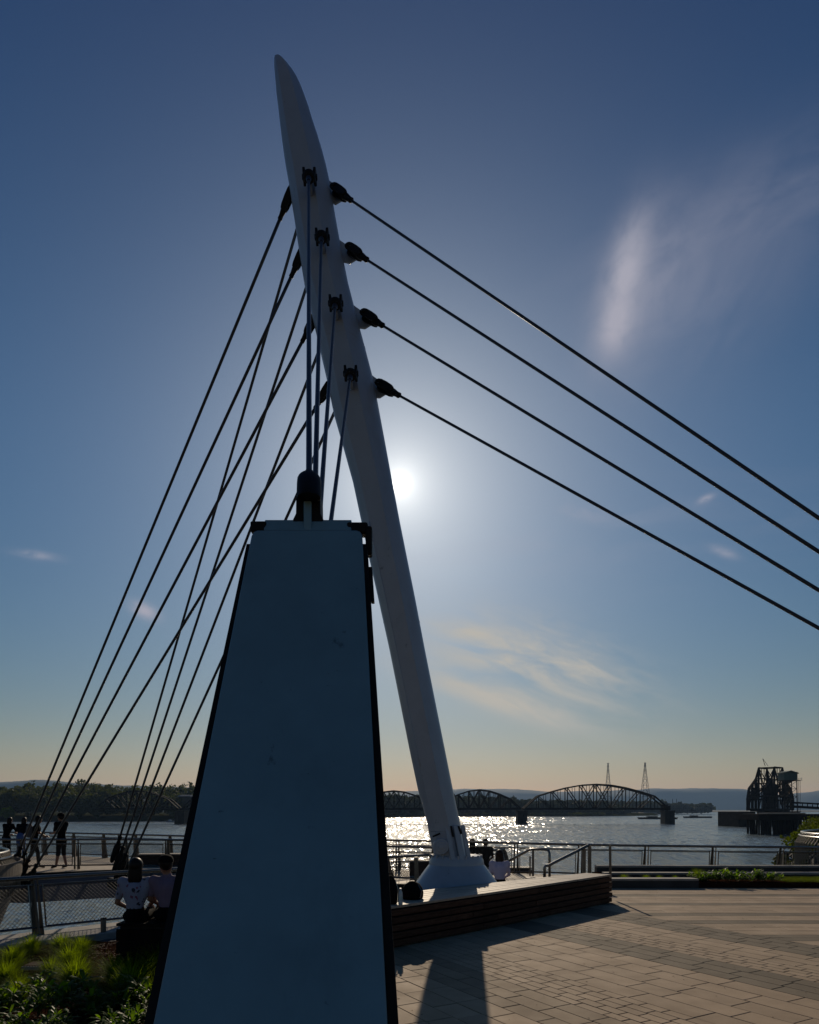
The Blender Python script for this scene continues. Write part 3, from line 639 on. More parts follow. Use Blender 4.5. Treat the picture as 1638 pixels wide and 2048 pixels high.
for i in range(4): pier_stay(i, B_lug[i], BY + .75, B_end[i], f'{ORD[i]} of four cables from behind the mast to the right-hand pier anchor', 'cables to the pier left of the wedge', .031, back=True)

# ------------------------------------------------------------------ pier
pier = thing('pier', (-8, 22, WATER), 'long low pier deck with pale boards and a deep grey side beam over the river', 'pier')
front = [(-15.6, 21.0), (-13.0, 20.6), (-11.4, 20.5), (-9.6, 21.6), (-8.3, 22.0), (-5.2, 20.9), (-.6, 17.75), (1.0, 17.2), (3.6, 16.95), (5.0, 16.75)]
backl = [(12.5, 19.35), (4.9, 19.95), (-.9, 21.8), (-8.2, 25.2), (-15.6, 29.2)]
slab = front + [(5.0, 18.1), (12.5, 17.9)] + backl
b = MB(); b.prism([(x, y, -.30) for x, y in slab], (0, 0, .25)); b.build('deck_slab', CONCD, pier)
fas = MB()
for (x0, y0), (x1, y1) in zip(front[:-1], front[1:]):
    if x0 > -1: break
    fas.prism([(x0, y0 - .10, -.08), (x1, y1 - .10, -.08), (x1, y1 - .25, -.86), (x0, y0 - .25, -.86)], (0, .12, 0))
fas.build('side_beam', FASCIA, pier)
ed = MB()
for (x0, y0), (x1, y1) in zip(front[:-1], front[1:]): ed.prism([(x0, y0 - .16, -.075), (x1, y1 - .16, -.075), (x1, y1 - .16, .012), (x0, y0 - .16, .012)], (0, .10, 0))
ed.build('edge_trim', DARKST, pier)
# deck boards as individual boards, running across the pier
def yin(pl, x):
    for (x0, y0), (x1, y1) in zip(pl[:-1], pl[1:]):
        if min(x0, x1) <= x <= max(x0, x1) and x0 != x1: return y0 + (y1 - y0) * (x - x0) / (x1 - x0)
    return None
bcache = []
x = -15.4; nb = 0; brest = MB()
while x < 12.3:
    w = .21; xm = x + w / 2
    yf = yin(front + [(12.5, 17.9)], xm) if xm < 5.0 else 17.95; yb = yin(backl, xm)
    if yf and yb:
        y = yf - .05; first = True
        while y < yb - .05:
            L = random.uniform(2.2, 3.6); y1 = min(yb - .04, y + L)
            if nb < 290:
                q = MB(); q.box((0, 0, 0), (w - .012, y1 - y - .01, .045)); 
                o = q.build('deck_board', DECK, None, fix=False); o.location = (xm, (y + y1) / 2, -.022 + random.uniform(-.002, .002)); put(o, pier); nb += 1
            else: brest.box((xm, (y + y1) / 2, -.022), (w - .012, y1 - y - .01, .045))
            y = y1
    x += w
if brest.v: tag(brest.build('boards', DECK, pier, fix=False), kind='stuff')
for X_, Y_ in ((-17.0, 25.5), (-7.2, 24.4), (-3, 21.8)): MB().tube([(X_, Y_, -.3), (X_, Y_, WATER - 1.5)], .45, 16).build('column', CONCD, pier, smooth=True, auto=40)
for x0, x1 in ((20, 62), (222, 248)):
    a = W(x0, 1737, 20.6); c = W(x1, 1768, 19.5); a.z = -.28; c.z = -.24; ob = MB(); ob.bar(a, c, .22, .30); ob.bar((a + c) / 2, (a + c) / 2 + Vector((.3, 2.0, -.1)), .25, .3); ob.build('outrigger', DARKST, pier)

# ------------------------------------------------------------------ railings
def catm(pts, n): 
    out = []
    for i in range(len(pts) - 1):
        a, c = pts[i], pts[i + 1]
        for k in range(n): out.append(a.lerp(c, k / n))
    return out + [pts[-1]]
def railing(label, pts, h, lean, spacing, group='railings along the water', rtop=.035, pitch=.075, double=True, fin=.16, mesh=True, capm=None, wire=.0036, split=True):
    """pts: top line of the handrail. posts are tapering paired plates, panels are diamond wire mesh in a frame"""
    t = thing('railing', Vector((pts[0].x, pts[0].y, pts[0].z - h)), label, 'railing', group)
    q = MB(); q.tube(pts, rtop, 10); q.build('handrail', capm or STEEL, t, smooth=True)
    def off(p, dz, k): return Vector((p.x + lean.x * k, p.y + lean.y * k, p.z + dz))
    for dz, r_ in ((-.13, .016), (-h + .12, .016)):
        q = MB(); q.tube([off(p, dz, dz / -h) for p in pts], r_, 6); q.build('rail_bar', STEEL, t, smooth=True)
    # walk along
    L = [0]
    for a, c in zip(pts[:-1], pts[1:]): L.append(L[-1] + (c - a).length)
    def at(s):
        s = max(0, min(L[-1], s))
        for i in range(len(L) - 1):
            if s <= L[i + 1] + 1e-9:
                u = (s - L[i]) / max(1e-9, L[i + 1] - L[i]); return pts[i].lerp(pts[i + 1], u), (pts[i + 1] - pts[i]).normalized()
    n = max(1, round(L[-1] / spacing)); sp_ = L[-1] / n
    for i in range(n + 1):
        p, d = at(i * sp_); nrm = Vector((-d.y, d.x, 0)); 
        q = MB()
        for sg in (-1, 1):
            top = off(p, -.03, 0) + d * .035 * sg; bot = off(p, -h, 1) + d * .035 * sg
            wt_, wb = fin * .30, fin
            q.prism([top - nrm * wt_ / 2, top + nrm * wt_ / 2, bot + nrm * wb / 2, bot - nrm * wb / 2], d * .012)
            q.prism([top + nrm * wt_ / 2 - d * .0, bot + nrm * wb / 2, bot + nrm * wb / 2 + d * .06 * sg, top + nrm * wt_ / 2 + d * .03 * sg], -nrm * .010)
        q.build('post', POSTST, t)
        if i < n and mesh:
            s0 = i * sp_ + .12; s1 = (i + 1) * sp_ - .12; q = MB(); z0, z1 = -h + .14, -.16; hh = z1 - z0
            fr = MB()
            for s_ in (s0, s1):
                p_, d_ = at(s_); fr.bar(off(p_, z0, -z0 / h), off(p_, z1 + .03, -z1 / h), .022)
            for zz in (z0, z1):
                k_ = [at(s0 + (s1 - s0) * j / 4)[0] for j in range(5)]; fr.tube([off(p_, zz, -zz / h) for p_ in k_], .011, 4)
            fr.build('panel_frame', STEEL, t)
            s = -hh
            while s < (s1 - s0):
                for sgn in (1, -1):
                    a_, c_ = (s, 0), (s + hh, hh)
                    lo = max(0, -s); hi = min(hh, (s1 - s0) - s)
                    if hi - lo < .02: continue
                    A, B_ = (s + lo, lo), (s + hi, hi)
                    if sgn < 0: A, B_ = (A[0], hh - A[1]), (B_[0], hh - B_[1])
                    pa = at(s0 + A[0])[0]; pb = at(s0 + B_[0])[0]
                    za, zb = z0 + A[1], z0 + B_[1]
                    q.tube([off(pa, za, -za / h), off(pb, zb, -zb / h)], wire, 3, cap=False)
                s += pitch
            q.build('wire_mesh', WIRE, t, fix=False)
    return t
SWD = Vector((1, 1, 0)).normalized()
near = [Vector((x, x + 19.8, z)) for x, z in ((-12.12, .68), (-7.4, .63), (-5.5, .62), (-2, .60), (.2, .56), (1.2, .56), (3.2, .575))]
railing('steel railing with diamond wire mesh nearest the camera, running past the seated couple', near, 1.02, Vector((.19, -.19, 0)), 1.75, rtop=.045, fin=.24, capm=STEEL, wire=.0050)
nr = [W(-60, 1678, 21.0), W(0, 1679, 21.0), W(120, 1679, 21.6), W(230, 1678.5, 22.0), W(370, 1680, 21.3), W(560, 1684, 19.8), W(770, 1692, 18.0), W(868, 1695, 17.7)]
railing('steel railing with wire mesh on the near edge of the pier behind the standing people', nr, .95, Vector((0, 0, 0)), 1.55, rtop=.036, fin=.16)
fr_ = [W(-60, 1664, 29.5), W(100, 1665, 28.6), W(370, 1672, 24.8), W(770, 1680, 21.5), W(1180, 1690, 19.7), W(1380, 1692.5, 19.35), W(1540, 1694, 19.2), W(1700, 1695.5, 19.1)]
railing('long steel railing with wire mesh along the river side of the pier', fr_, .97, Vector((0, .10, 0)), 1.86, rtop=.036, fin=.18)

# seawall kerb under the near railing
b = MB()
a0 = Vector((-9.6, 10.2, 0)); a1 = Vector((.0, 19.8, 0)); nn = Vector((.7071, -.7071, 0))
b.prism([(a0 + nn * -.10).to_tuple()[:2] + (-.55,), (a1 + nn * -.10).to_tuple()[:2] + (-.55,), (a1 + nn * .98).to_tuple()[:2] + (-.55,), (a0 + nn * .98).to_tuple()[:2] + (-.55,)], (0, 0, .16))
o = b.build('kerb', CONC, bevel=.015); tag(o, kind='structure')

# curved picket railings that bulge over the water, left edge and right edge
def curved(label, cx_, cy_, r_, ztop, a0, a1, n, panel, h=1.1, rr=.05, group='curved guard railings', hull=None):
    t = thing('curved_railing', (cx_, cy_, ztop - h), label, 'railing', group)
    def arc(r2, z, a=a0, b_=a1, m=40): return [Vector((cx_ + r2 * math.cos(R(a + (b_ - a) * k / m)), cy_ + r2 * math.sin(R(a + (b_ - a) * k / m)), z)) for k in range(m + 1)]
    q = MB(); q.tube(arc(r_, ztop), rr, 10); q.build('handrail', STEEL, t, smooth=True)
    q = MB(); q.tube(arc(r_ + .10, ztop - .13), rr * .7, 8); q.build('rail_bar', STEEL, t, smooth=True)
    for k in range(n):
        a = R(a0 + (a1 - a0) * (k + .5) / n); d = Vector((math.cos(a), math.sin(a), 0)); tt = Vector((-d.y, d.x, 0))
        c = Vector((cx_, cy_, 0)); q = MB()
        p0 = c + d * r_ + Vector((0, 0, ztop - .03)); p1 = c + d * (r_ + .26) + Vector((0, 0, ztop - .45)); p2 = c + d * (r_ + .28) + Vector((0, 0, ztop - h))
        q.bar(p0, p1, .018, .05); q.bar(p1, p2, .018, .05); q.build('picket', POSTST, t, fix=False)
    if hull:
        z0, z1, m = hull
        for k in range(n):
            A = a0 + (a1 - a0) * k / n; B_ = a0 + (a1 - a0) * (k + .93) / n
            def P3(a, rr2, z): return Vector((cx_ + rr2 * math.cos(R(a)), cy_ + rr2 * math.sin(R(a)), z))
            q = MB(); prof_ = [(r_ + .36, z1), (r_ + .34, z1 - .35), (r_ + .14, z1 - .9), (r_ - .30, z0)]
            vs = []; 
            for r2, z in prof_: vs += [P3(A, r2, z), P3(B_, r2, z)]
            for r2, z in prof_: vs += [P3(A, r2 - .06, z), P3(B_, r2 - .06, z)]
            fs = []
            for j in range(3): fs += [(2 * j, 2 * j + 1, 2 * j + 3, 2 * j + 2), (8 + 2 * j, 8 + 2 * j + 2, 8 + 2 * j + 3, 8 + 2 * j + 1), (2 * j, 2 * j + 2, 8 + 2 * j + 2, 8 + 2 * j), (2 * j + 1, 8 + 2 * j + 1, 8 + 2 * j + 3, 2 * j + 3)]
            fs += [(0, 8, 9, 1), (6, 7, 15, 14)]
            q.add(vs, fs); q.build('slat', m, t)
    return t
HULLM = mat('slatted_panel', (.17, .14, .115), .7, var=.2, scale=2, objrand=.12)
curved('curved steel railing over a slatted hull-like panel at the left edge of the picture', -15.5, 16.5, 5.0, .76, -62, 75, 64, None, hull=(-1.6, .52, HULLM))
curved('curved steel picket railing on the shore bank at the right edge of the picture', 26.0, 28.0, 8.6, .86, 120, 262, 70, None, h=1.5, rr=.06)

# stair handrails behind the bench
t = thing('stair_handrail', W(1060, 1755, 17.6), 'dark tubular handrail sloping down left from a rounded end, right of the man in white', 'handrail', 'stair handrails')
q = MB(); q.tube([W(1008, 1727, 18.3), W(1058, 1700, 17.8), W(1064, 1698.5, 17.75), W(1090, 1699, 17.5), W(1097, 1701, 17.45), W(1099, 1707, 17.4), W(1099, 1756, 17.4)], .034, 10); q.build('rail', STEEL, t, smooth=True)
q = MB(); q.tube([W(1066, 1699, 17.7), W(1066, 1752, 17.7)], .03, 8); q.build('post', POSTST, t)
q = MB(); q.tube([W(1060, 1712, 17.72), W(1060, 1752, 17.72)], .02, 8); q.build('post', POSTST, t)
t = thing('stair_handrail', W(1130, 1755, 16.9), 'bright tubular handrail rising right to a post beside the long timber bench', 'handrail', 'stair handrails')
q = MB(); q.tube([W(1089, 1756, 16.6), W(1089, 1736, 16.6), W(1091, 1732, 16.6), W(1099, 1730, 16.65), W(1178, 1690, 17.0)], .036, 10); q.build('rail', STEEL, t, smooth=True)
for px in (1168, 1179): q = MB(); q.bar(W(px, 1692 + (1179 - px) * .5, 17.0), W(px, 1752, 17.0), .05, .08); q.build('post', POSTST, t)
t = tag(MB().tube([W(1220, 1692, 14.6), W(1221, 1778, 14.6)], .028, 8).build('slim_post', POSTST), 'single slim dark post standing at the right end of the long timber bench', 'post')
t = tag(MB().tube([W(832, 1714, 17.2), W(834, 1789, 17.2)], [.05, .06], 8).build('steel_post', POSTST), 'rusty brown steel post between the dark backpack and the mast foot', 'post')

# low timber benches/steps on the pier
def slatbench(label, c, size, rz=0, m=WOODB, n=3, top=True, name='timber_bench', topm=None, group='low timber benches on the pier'):
    t = thing(name, (c[0], c[1], c[2]), label, 'bench', group, rz)
    L, D, Hh = size; rows = n
    q = MB(); q.box((0, 0, Hh / 2 - .02), (L - .08, D - .08, Hh - .05)); o = q.build('frame', DARKST); o.parent = t
    for i in range(rows):
        z = Hh * (i + .5) / (rows + .4)
        for sg in (-1, 1):
            q = MB(); q.box((0, sg * (D / 2 - .02), z), (L, .035, Hh / (rows + .4) - .018)); o = q.build('plank', m); o.parent = t
    nt = max(2, round(D / .12))
    for i in range(nt):
        q = MB(); q.box((0, -D / 2 + D * (i + .5) / nt, Hh - .018), (L, D / nt - .01, .036)); o = q.build('top_plank', topm or WOODG); o.parent = t
    return t
slatbench('low dark timber bench on the far side of the pier just left of the wedge', (-8.35, 23.2, 0.0), (1.6, .5, .42), .1)
slatbench('dark box bench on the pier left of the mast foot', (1.05, 20.0, -.02), (2.1, .7, .46), 0)
slatbench('low dark timber bench on the pier in front of the sloping handrails', (3.45, 17.6, -.0), (.9, .4, .16), 0, n=1)
slatbench('timber step bench on the terrace under the man in the white shirt', (2.15, 16.45, -.44), (1.5, .5, .48), 0)
slatbench('timber step bench under the two people whose heads show above the railing', (2.7, 21.9, -.44), (2.4, .5, .52), -.1)
# high seat the couple sits on
slatbench('dark timber seat wall at the edge of the planting bed under the seated couple', (-2.98, 9.80, -.46), (2.2, .62, .78), 0.0, m=DARKT, n=4, group='timber seats', topm=DARKT)

# ------------------------------------------------------------------ long timber bench
bp = [(W(700, 1826, 8.7), ), ]
bx = [Vector((-.85, 8.75, 0)), Vector((1.15, 10.75, 0)), Vector((2.05, 11.75, 0)), Vector((4.10, 13.9, 0))]
bt = thing('long_bench', (1.5, 11.2, 0), 'long low timber bench with stacked plank sides in front of the mast foot', 'bench')
BHt = .58; depthv = Vector((-.30, .86, 0))
core_ = MB()
fr = [Vector((-1.6, 8.05, 0)), Vector((-.26, 9.35, 0)), Vector((1.15, 10.80, 0)), Vector((2.25, 11.98, 0)), Vector((4.13, 14.0, 0))]
bkp = [Vector((-2.2, 8.85, 0)), Vector((-.62, 10.35, 0)), Vector((.55, 11.55, 0)), Vector((1.75, 12.6, 0)), Vector((3.72, 14.32, 0))]
core_.prism([p + Vector((0, 0, .0)) + (q_ - p) * .06 for p, q_ in zip(fr, bkp)] + [q_ - (q_ - p) * .06 + Vector((0, 0, .0)) for p, q_ in reversed(list(zip(fr, bkp)))], (0, 0, BHt - .04)); core_.build('frame', DARKST, bt)
NPL = 5; lay = (BHt - .055) / NPL
def seglen(pl): return sum((a - c).length for a, c in zip(pl[:-1], pl[1:]))
def atp(pl, u):
    L = seglen(pl) * u
    for a, c in zip(pl[:-1], pl[1:]):
        l = (c - a).length
        if L <= l + 1e-6: return a.lerp(c, min(1, L / l)), (c - a).normalized()
        L -= l
    return pl[-1], (pl[-1] - pl[-2]).normalized()
def sticks(pl, outward, nrow):
    Lt = seglen(pl)
    for r_ in range(nrow):
        z0 = .012 + r_ * lay; u = 0; knots = [0]
        s = random.uniform(.8, 2.0)
        acc_ = 0
        for a, c in zip(pl[:-1], pl[1:]): acc_ += (c - a).length; knots.append(acc_ / Lt)
        cuts = set(knots)
        while s < Lt: cuts.add(s / Lt); s += random.uniform(1.6, 2.6)
        cuts = sorted(cuts); cuts = [x_ for i, x_ in enumerate(cuts) if i == 0 or x_ - cuts[i - 1] > .02]
        for ua, ub in zip(cuts[:-1], cuts[1:]):
            A, dA = atp(pl, ua); B_, _ = atp(pl, ub); d = (B_ - A); l = d.length; d.normalize(); nrm = Vector((d.y, -d.x, 0)) * outward
            proud = random.uniform(-.004, .006) + (.012 if r_ % 2 else 0)
            q = MB(); q.box((0, 0, 0), (l - .008, .05, lay - .022))
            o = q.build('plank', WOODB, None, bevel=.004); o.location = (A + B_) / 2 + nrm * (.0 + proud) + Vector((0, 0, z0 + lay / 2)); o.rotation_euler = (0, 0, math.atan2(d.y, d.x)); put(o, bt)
sticks(fr, 1, NPL); sticks(bkp, -1, NPL); sticks([fr[-1], bkp[-1]], 1, NPL)
nt = 6
for j in range(nt):
    f0, f1 = (j + .04) / nt, (j + .96) / nt
    fr2 = [p.lerp(q_, -.02) for p, q_ in zip(fr, bkp)]
    for i in range(4):
        subs = 2 if i in (0, 3) else 1
        for k in range(subs):
            ua, ub = k / subs + (.003 if k else 0), (k + 1) / subs - .003
            def PP(f, u): return fr2[i].lerp(fr2[i + 1], u).lerp(bkp[i].lerp(bkp[i + 1], u), f * 1.02)
            poly = [PP(f0, ua), PP(f0, ub), PP(f1, ub), PP(f1, ua)]
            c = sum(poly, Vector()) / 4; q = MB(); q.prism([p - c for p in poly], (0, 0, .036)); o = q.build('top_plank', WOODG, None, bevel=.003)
            o.location = c + Vector((0, 0, BHt - .036 + random.uniform(-.001, .0015))); put(o, bt)

# ------------------------------------------------------------------ planter walls on the right
def wallblk(name, label, x0, x1, y0, y1, z0, z1, m, cm, cat='low wall'):
    t = thing(name, ((x0 + x1) / 2, y0, z0), label, cat, 'low walls at the plaza edge')
    n = max(1, round((x1 - x0) / 1.2)); w = (x1 - x0) / n
    for i in range(n):
        q = MB(); q.box((x0 + w * (i + .5), (y0 + y1) / 2, z1 - .025), (w - .008, y1 - y0 + .03, .05)); q.build('cap_stone', cm, t, bevel=.005)
    q = MB(); q.box(((x0 + x1) / 2, (y0 + y1) / 2, (z0 + z1 - .05) / 2), (x1 - x0, y1 - y0, z1 - .05 - z0)); q.build('wall_body', m, t)
    return t
wallblk('low_wall', 'lowest dark wall with pale cap bordering the paving right of the bench', 4.75, 7.05, 16.64, 16.95, -.02, .225, CONCD, CONC)
wallblk('low_wall', 'middle dark wall with pale cap behind the grasses', 5.1, 12.6, 17.85, 18.1, -.1, .26, CONCD, CONC)
wallblk('low_wall', 'highest and farthest dark wall directly below the railing', 5.15, 13.0, 18.75, 19.0, -.1, .37, CONCD, CONC)
b = MB(); b.box((9.0, 17.3, -.05), (8.6, 1.15, .34)); tag(b.build('raised_bed', SOIL), kind='structure')
b = MB(); b.box((9.0, 18.42, .02), (8.0, .62, .36)); tag(b.build('raised_bed', SOIL), kind='structure')
# two thin cracks/cable shadows are cast by the posts; a utility lid in the bed
q = MB(); t = thing('utility_box', G(72, 1932, -.40), 'small square ribbed utility lid in the planting bed between the grass tufts', 'utility lid')
o = MB().box((0, 0, 0), (.26, .30, .05)).build('frame', CONC); o.parent = t
for k in range(6): o = MB().box((-.10 + k * .04, 0, .03), (.025, .26, .015)).build('rib', WOODB); o.parent = t
t = thing('bollard_light', G(207, 1864, -.39), 'short dark bollard standing on the kerb left of the seated couple', 'bollard')
o = MB().tube([(0, 0, 0), (0, 0, .24)], .05, 12).build('body', POSTST, smooth=True, auto=40); o.parent = t
o = MB().tube([(0, 0, .245), (0, 0, .265)], .056, 12).build('cap', DARKST); o.parent = t

# ------------------------------------------------------------------ plants
def blades(n, h, spread, wid, droop, rad=.06, seed=0, segs=4):
    rg = random.Random(seed); b = MB()
    for i in range(n):
        a = rg.uniform(0, 6.283); hh = h * rg.uniform(.6, 1.1); d = Vector((math.cos(a), math.sin(a), 0)); tt = Vector((-d.y, d.x, 0)); base = d * rg.uniform(-.3, 1) * rad; w = wid * rg.uniform(.7, 1.3)
        th = min(1.25, abs(rg.gauss(0, spread))); bend = droop * rg.uniform(.5, 1.3); pts = [base]
        for k in range(segs):
            ang = th + bend * ((k + .5) / segs) ** 1.6; pts.append(pts[-1] + (d * math.sin(ang) + Vector((0, 0, math.cos(ang)))) * hh / segs)
        vs = []
        for k, p in enumerate(pts):
            ww = w * (1 - (k / segs) ** 1.6) * .5 + .0006; vs += [p - tt * ww, p + tt * ww]
        b.add(vs, [(2 * k, 2 * k + 1, 2 * k + 3, 2 * k + 2) for k in range(segs)])
    return b
def leafplant(n, h, seed, L=.16, wd=.035):
    rg = random.Random(seed); b = MB(); st = MB()
    for s_ in range(n):
        a = rg.uniform(0, 6.283); r_ = rg.uniform(0, .24); base = Vector((math.cos(a) * r_, math.sin(a) * r_, 0)); hh = h * rg.uniform(.6, 1.05); ln = Vector((math.cos(a), math.sin(a), 0)) * r_ * .6
        top = base + ln + Vector((0, 0, hh)); st.tube([base, (base + top) / 2 + ln * -.1, top], .004, 4)
        for k in range(rg.randint(9, 13)):
            u = rg.uniform(.25, 1) ; p = base.lerp(top, u); th = rg.uniform(0, 6.283); el = rg.uniform(.15, 1.15); d = Vector((math.cos(th) * math.cos(el), math.sin(th) * math.cos(el), math.sin(el)))
            sd = Vector((-math.sin(th), math.cos(th), 0)); l = L * rg.uniform(.7, 1.25); w = wd * rg.uniform(.8, 1.2); up = sd.cross(d)
            q0 = p; m1 = p + d * l * .35; m2 = p + d * l * .7 + Vector((0, 0, -.02)); tip = p + d * l + Vector((0, 0, -.055 * l / .16))
            vs = [q0, m1 - sd * w / 2 + up * .006, m1, m1 + sd * w / 2 + up * .006, m2 - sd * w * .4 + up * .004, m2, m2 + sd * w * .4 + up * .004, tip]
            b.add(vs, [(0, 2, 1), (0, 3, 2), (1, 2, 5, 4), (2, 3, 6, 5), (4, 5, 7), (5, 6, 7)])
    return b, st
def tuft_proto(i, n=950, h=.47):
    b = blades(n, h, .72, .0080, 1.15, .11, 100 + i, 5)
    me_o = b.build('blades', GRASS, fix=False); cr = MB(); cr.sphere((0, 0, .03), (.07, .07, .05), 8, 5); c2 = cr.build('base_clump', STEM)
    return me_o, c2
tp = [tuft_proto(i) for i in range(3)]
def put_tuft(loc, s, label, k, group='grass tufts in the planting bed', cat='grass tuft', name='grass_tuft'):
    t = thing(name, loc, label, cat, group, random.uniform(0, 6.28)); t.scale = (s * random.uniform(.92, 1.08), s, s * random.uniform(.9, 1.1))
    for src in tp[k % 3]:
        o = src.copy(); COL.objects.link(o); o.parent = t
tufts = [((26, 1934), .85, 'yellow-green grass tuft near the left edge, in front of the kerb'), ((62, 1908), .78, 'small grass tuft against the kerb below the railing post'),
 ((10, 1972), .9, 'grass tuft cut by the left edge, left of the utility box'), ((122, 1906), .85, 'wide grass tuft touching the kerb at the back of the middle clump'), ((160, 1910), .8, 'grass tuft at the back right of the middle clump, near the bollard'),
 ((140, 1940), 1.0, 'grass tuft in the middle of the central clump'), ((104, 1958), .75, 'grass tuft just right of the utility box'), ((150, 1972), .98, 'nearest grass tuft of the central clump, behind the leafy plants'),
 ((234, 1966), .95, 'small upright grass tuft in front of the seated woman'), ((262, 2000), 1.28, 'round backlit grass tuft behind the right-hand leafy plant'),
 ((318, 1962), 1.2, 'grass tuft beside the left edge of the wedge'), ((36, 2000), .75, 'low grass tuft between the left edge plants and the mulch'), ((312, 2010), .8, 'thin grass tuft low beside the wedge')]
for i, (p, s, lb) in enumerate(tufts): put_tuft(G(*p, -.45), s, lb, i)
lp = [leafplant(17, .27, 31 + i, .17, .040) for i in range(3)]
lp = [(a.build('leaves', LEAF, fix=False), c.build('stems', STEM, fix=False)) for a, c in lp]
def put_leafy(loc, s, label, k, group='leafy plants in the planting bed'):
    t = thing('leafy_plant', loc, label, 'plant', group, random.uniform(0, 6.28)); t.scale = (s, s, s)
    for src in lp[k % 3]:
        o = src.copy(); COL.objects.link(o); o.parent = t
leafy = [((4, 2030), 1.15, 'glossy leafy plant cut by the left edge of the picture'), ((78, 2030), .95, 'low glossy leafy plant left of the largest one'), ((138, 2022), 1.35, 'largest glossy leafy plant, in the middle of the front row'),
 ((200, 2034), .95, 'glossy leafy plant between the two big plants of the front row'), ((262, 2020), 1.3, 'upright leafy plant nearest the lower left of the wedge'), ((303, 2050), .9, 'leafy plant partly hidden by the foot of the wedge'),
 ((36, 2080), .9, 'leafy plant at the bottom edge, left corner'), ((112, 2078), .95, 'leafy plant at the bottom edge below the largest plant'), ((232, 2080), .95, 'leafy plant at the bottom edge below the upright plant')]
for i, (p, s, lb) in enumerate(leafy): put_leafy(G(*p, -.45), s, lb, i)
# lawn strip at the bottom left and behind the right planting
def lawn(name, x0, x1, y0, y1, z, n, h):
    b = MB()
    for i in range(n):
        X, Y = random.uniform(x0, x1), random.uniform(y0, y1); a = random.uniform(0, 6.28); d = Vector((math.cos(a), math.sin(a), 0)) * .004; l = Vector((random.gauss(0, .018), random.gauss(0, .018), h * random.uniform(.5, 1.1)))
        p = Vector((X, Y, z)); b.add([p - d, p + d, p + l], [(0, 1, 2)])
    return tag(b.build(name, LAWN, fix=False), kind='stuff')
lawn('lawn', -5.4, -1.9, 5.6, 7.45, -.46, 22000, .07)
lawn('lawn_mound', 9.3, 12.9, 16.78, 17.8, .10, 26000, .10)
b = MB(); 
for x_, y_, s_ in [(1248, 1757, .5), (1292, 1756, .42), (1318, 1757, .35), (1350, 1757, .38), (1395, 1752, .8), (1185, 1753, .35)]:
    put_tuft(Vector(((x_ - 819) / F * 17.4, 17.4, .09 if x_ > 1200 else .0)), s_, {1248: 'small grass tuft at the left end of the raised bed', 1292: 'second small grass tuft from the left on the raised bed', 1318: 'smallest grass tuft in the middle of the raised bed', 1350: 'low grass tuft left of the taller one on the raised bed', 1395: 'taller grass tuft left of the broad-leaved plants', 1185: 'low grass tuft just left of the slim post'}[x_], x_, 'grass tufts in the raised bed')
for i, (x_, s_, lb) in enumerate([(1402, .8, 'leftmost broad-leaved plant in the raised bed'), (1432, .95, 'broad-leaved plant second from the left in the raised bed'), (1462, 1.05, 'tallest broad-leaved plant in the raised bed'), (1490, .8, 'low broad-leaved plant in the middle of the raised bed'),
                        (1516, 1.0, 'broad-leaved plant second from the right in the raised bed'), (1543, .85, 'rightmost broad-leaved plant beside the small lawn')]):
    put_leafy(Vector(((x_ - 819) / F * 17.05, 17.05, .1)), s_, lb, i, 'broad-leaved plants in the raised bed')

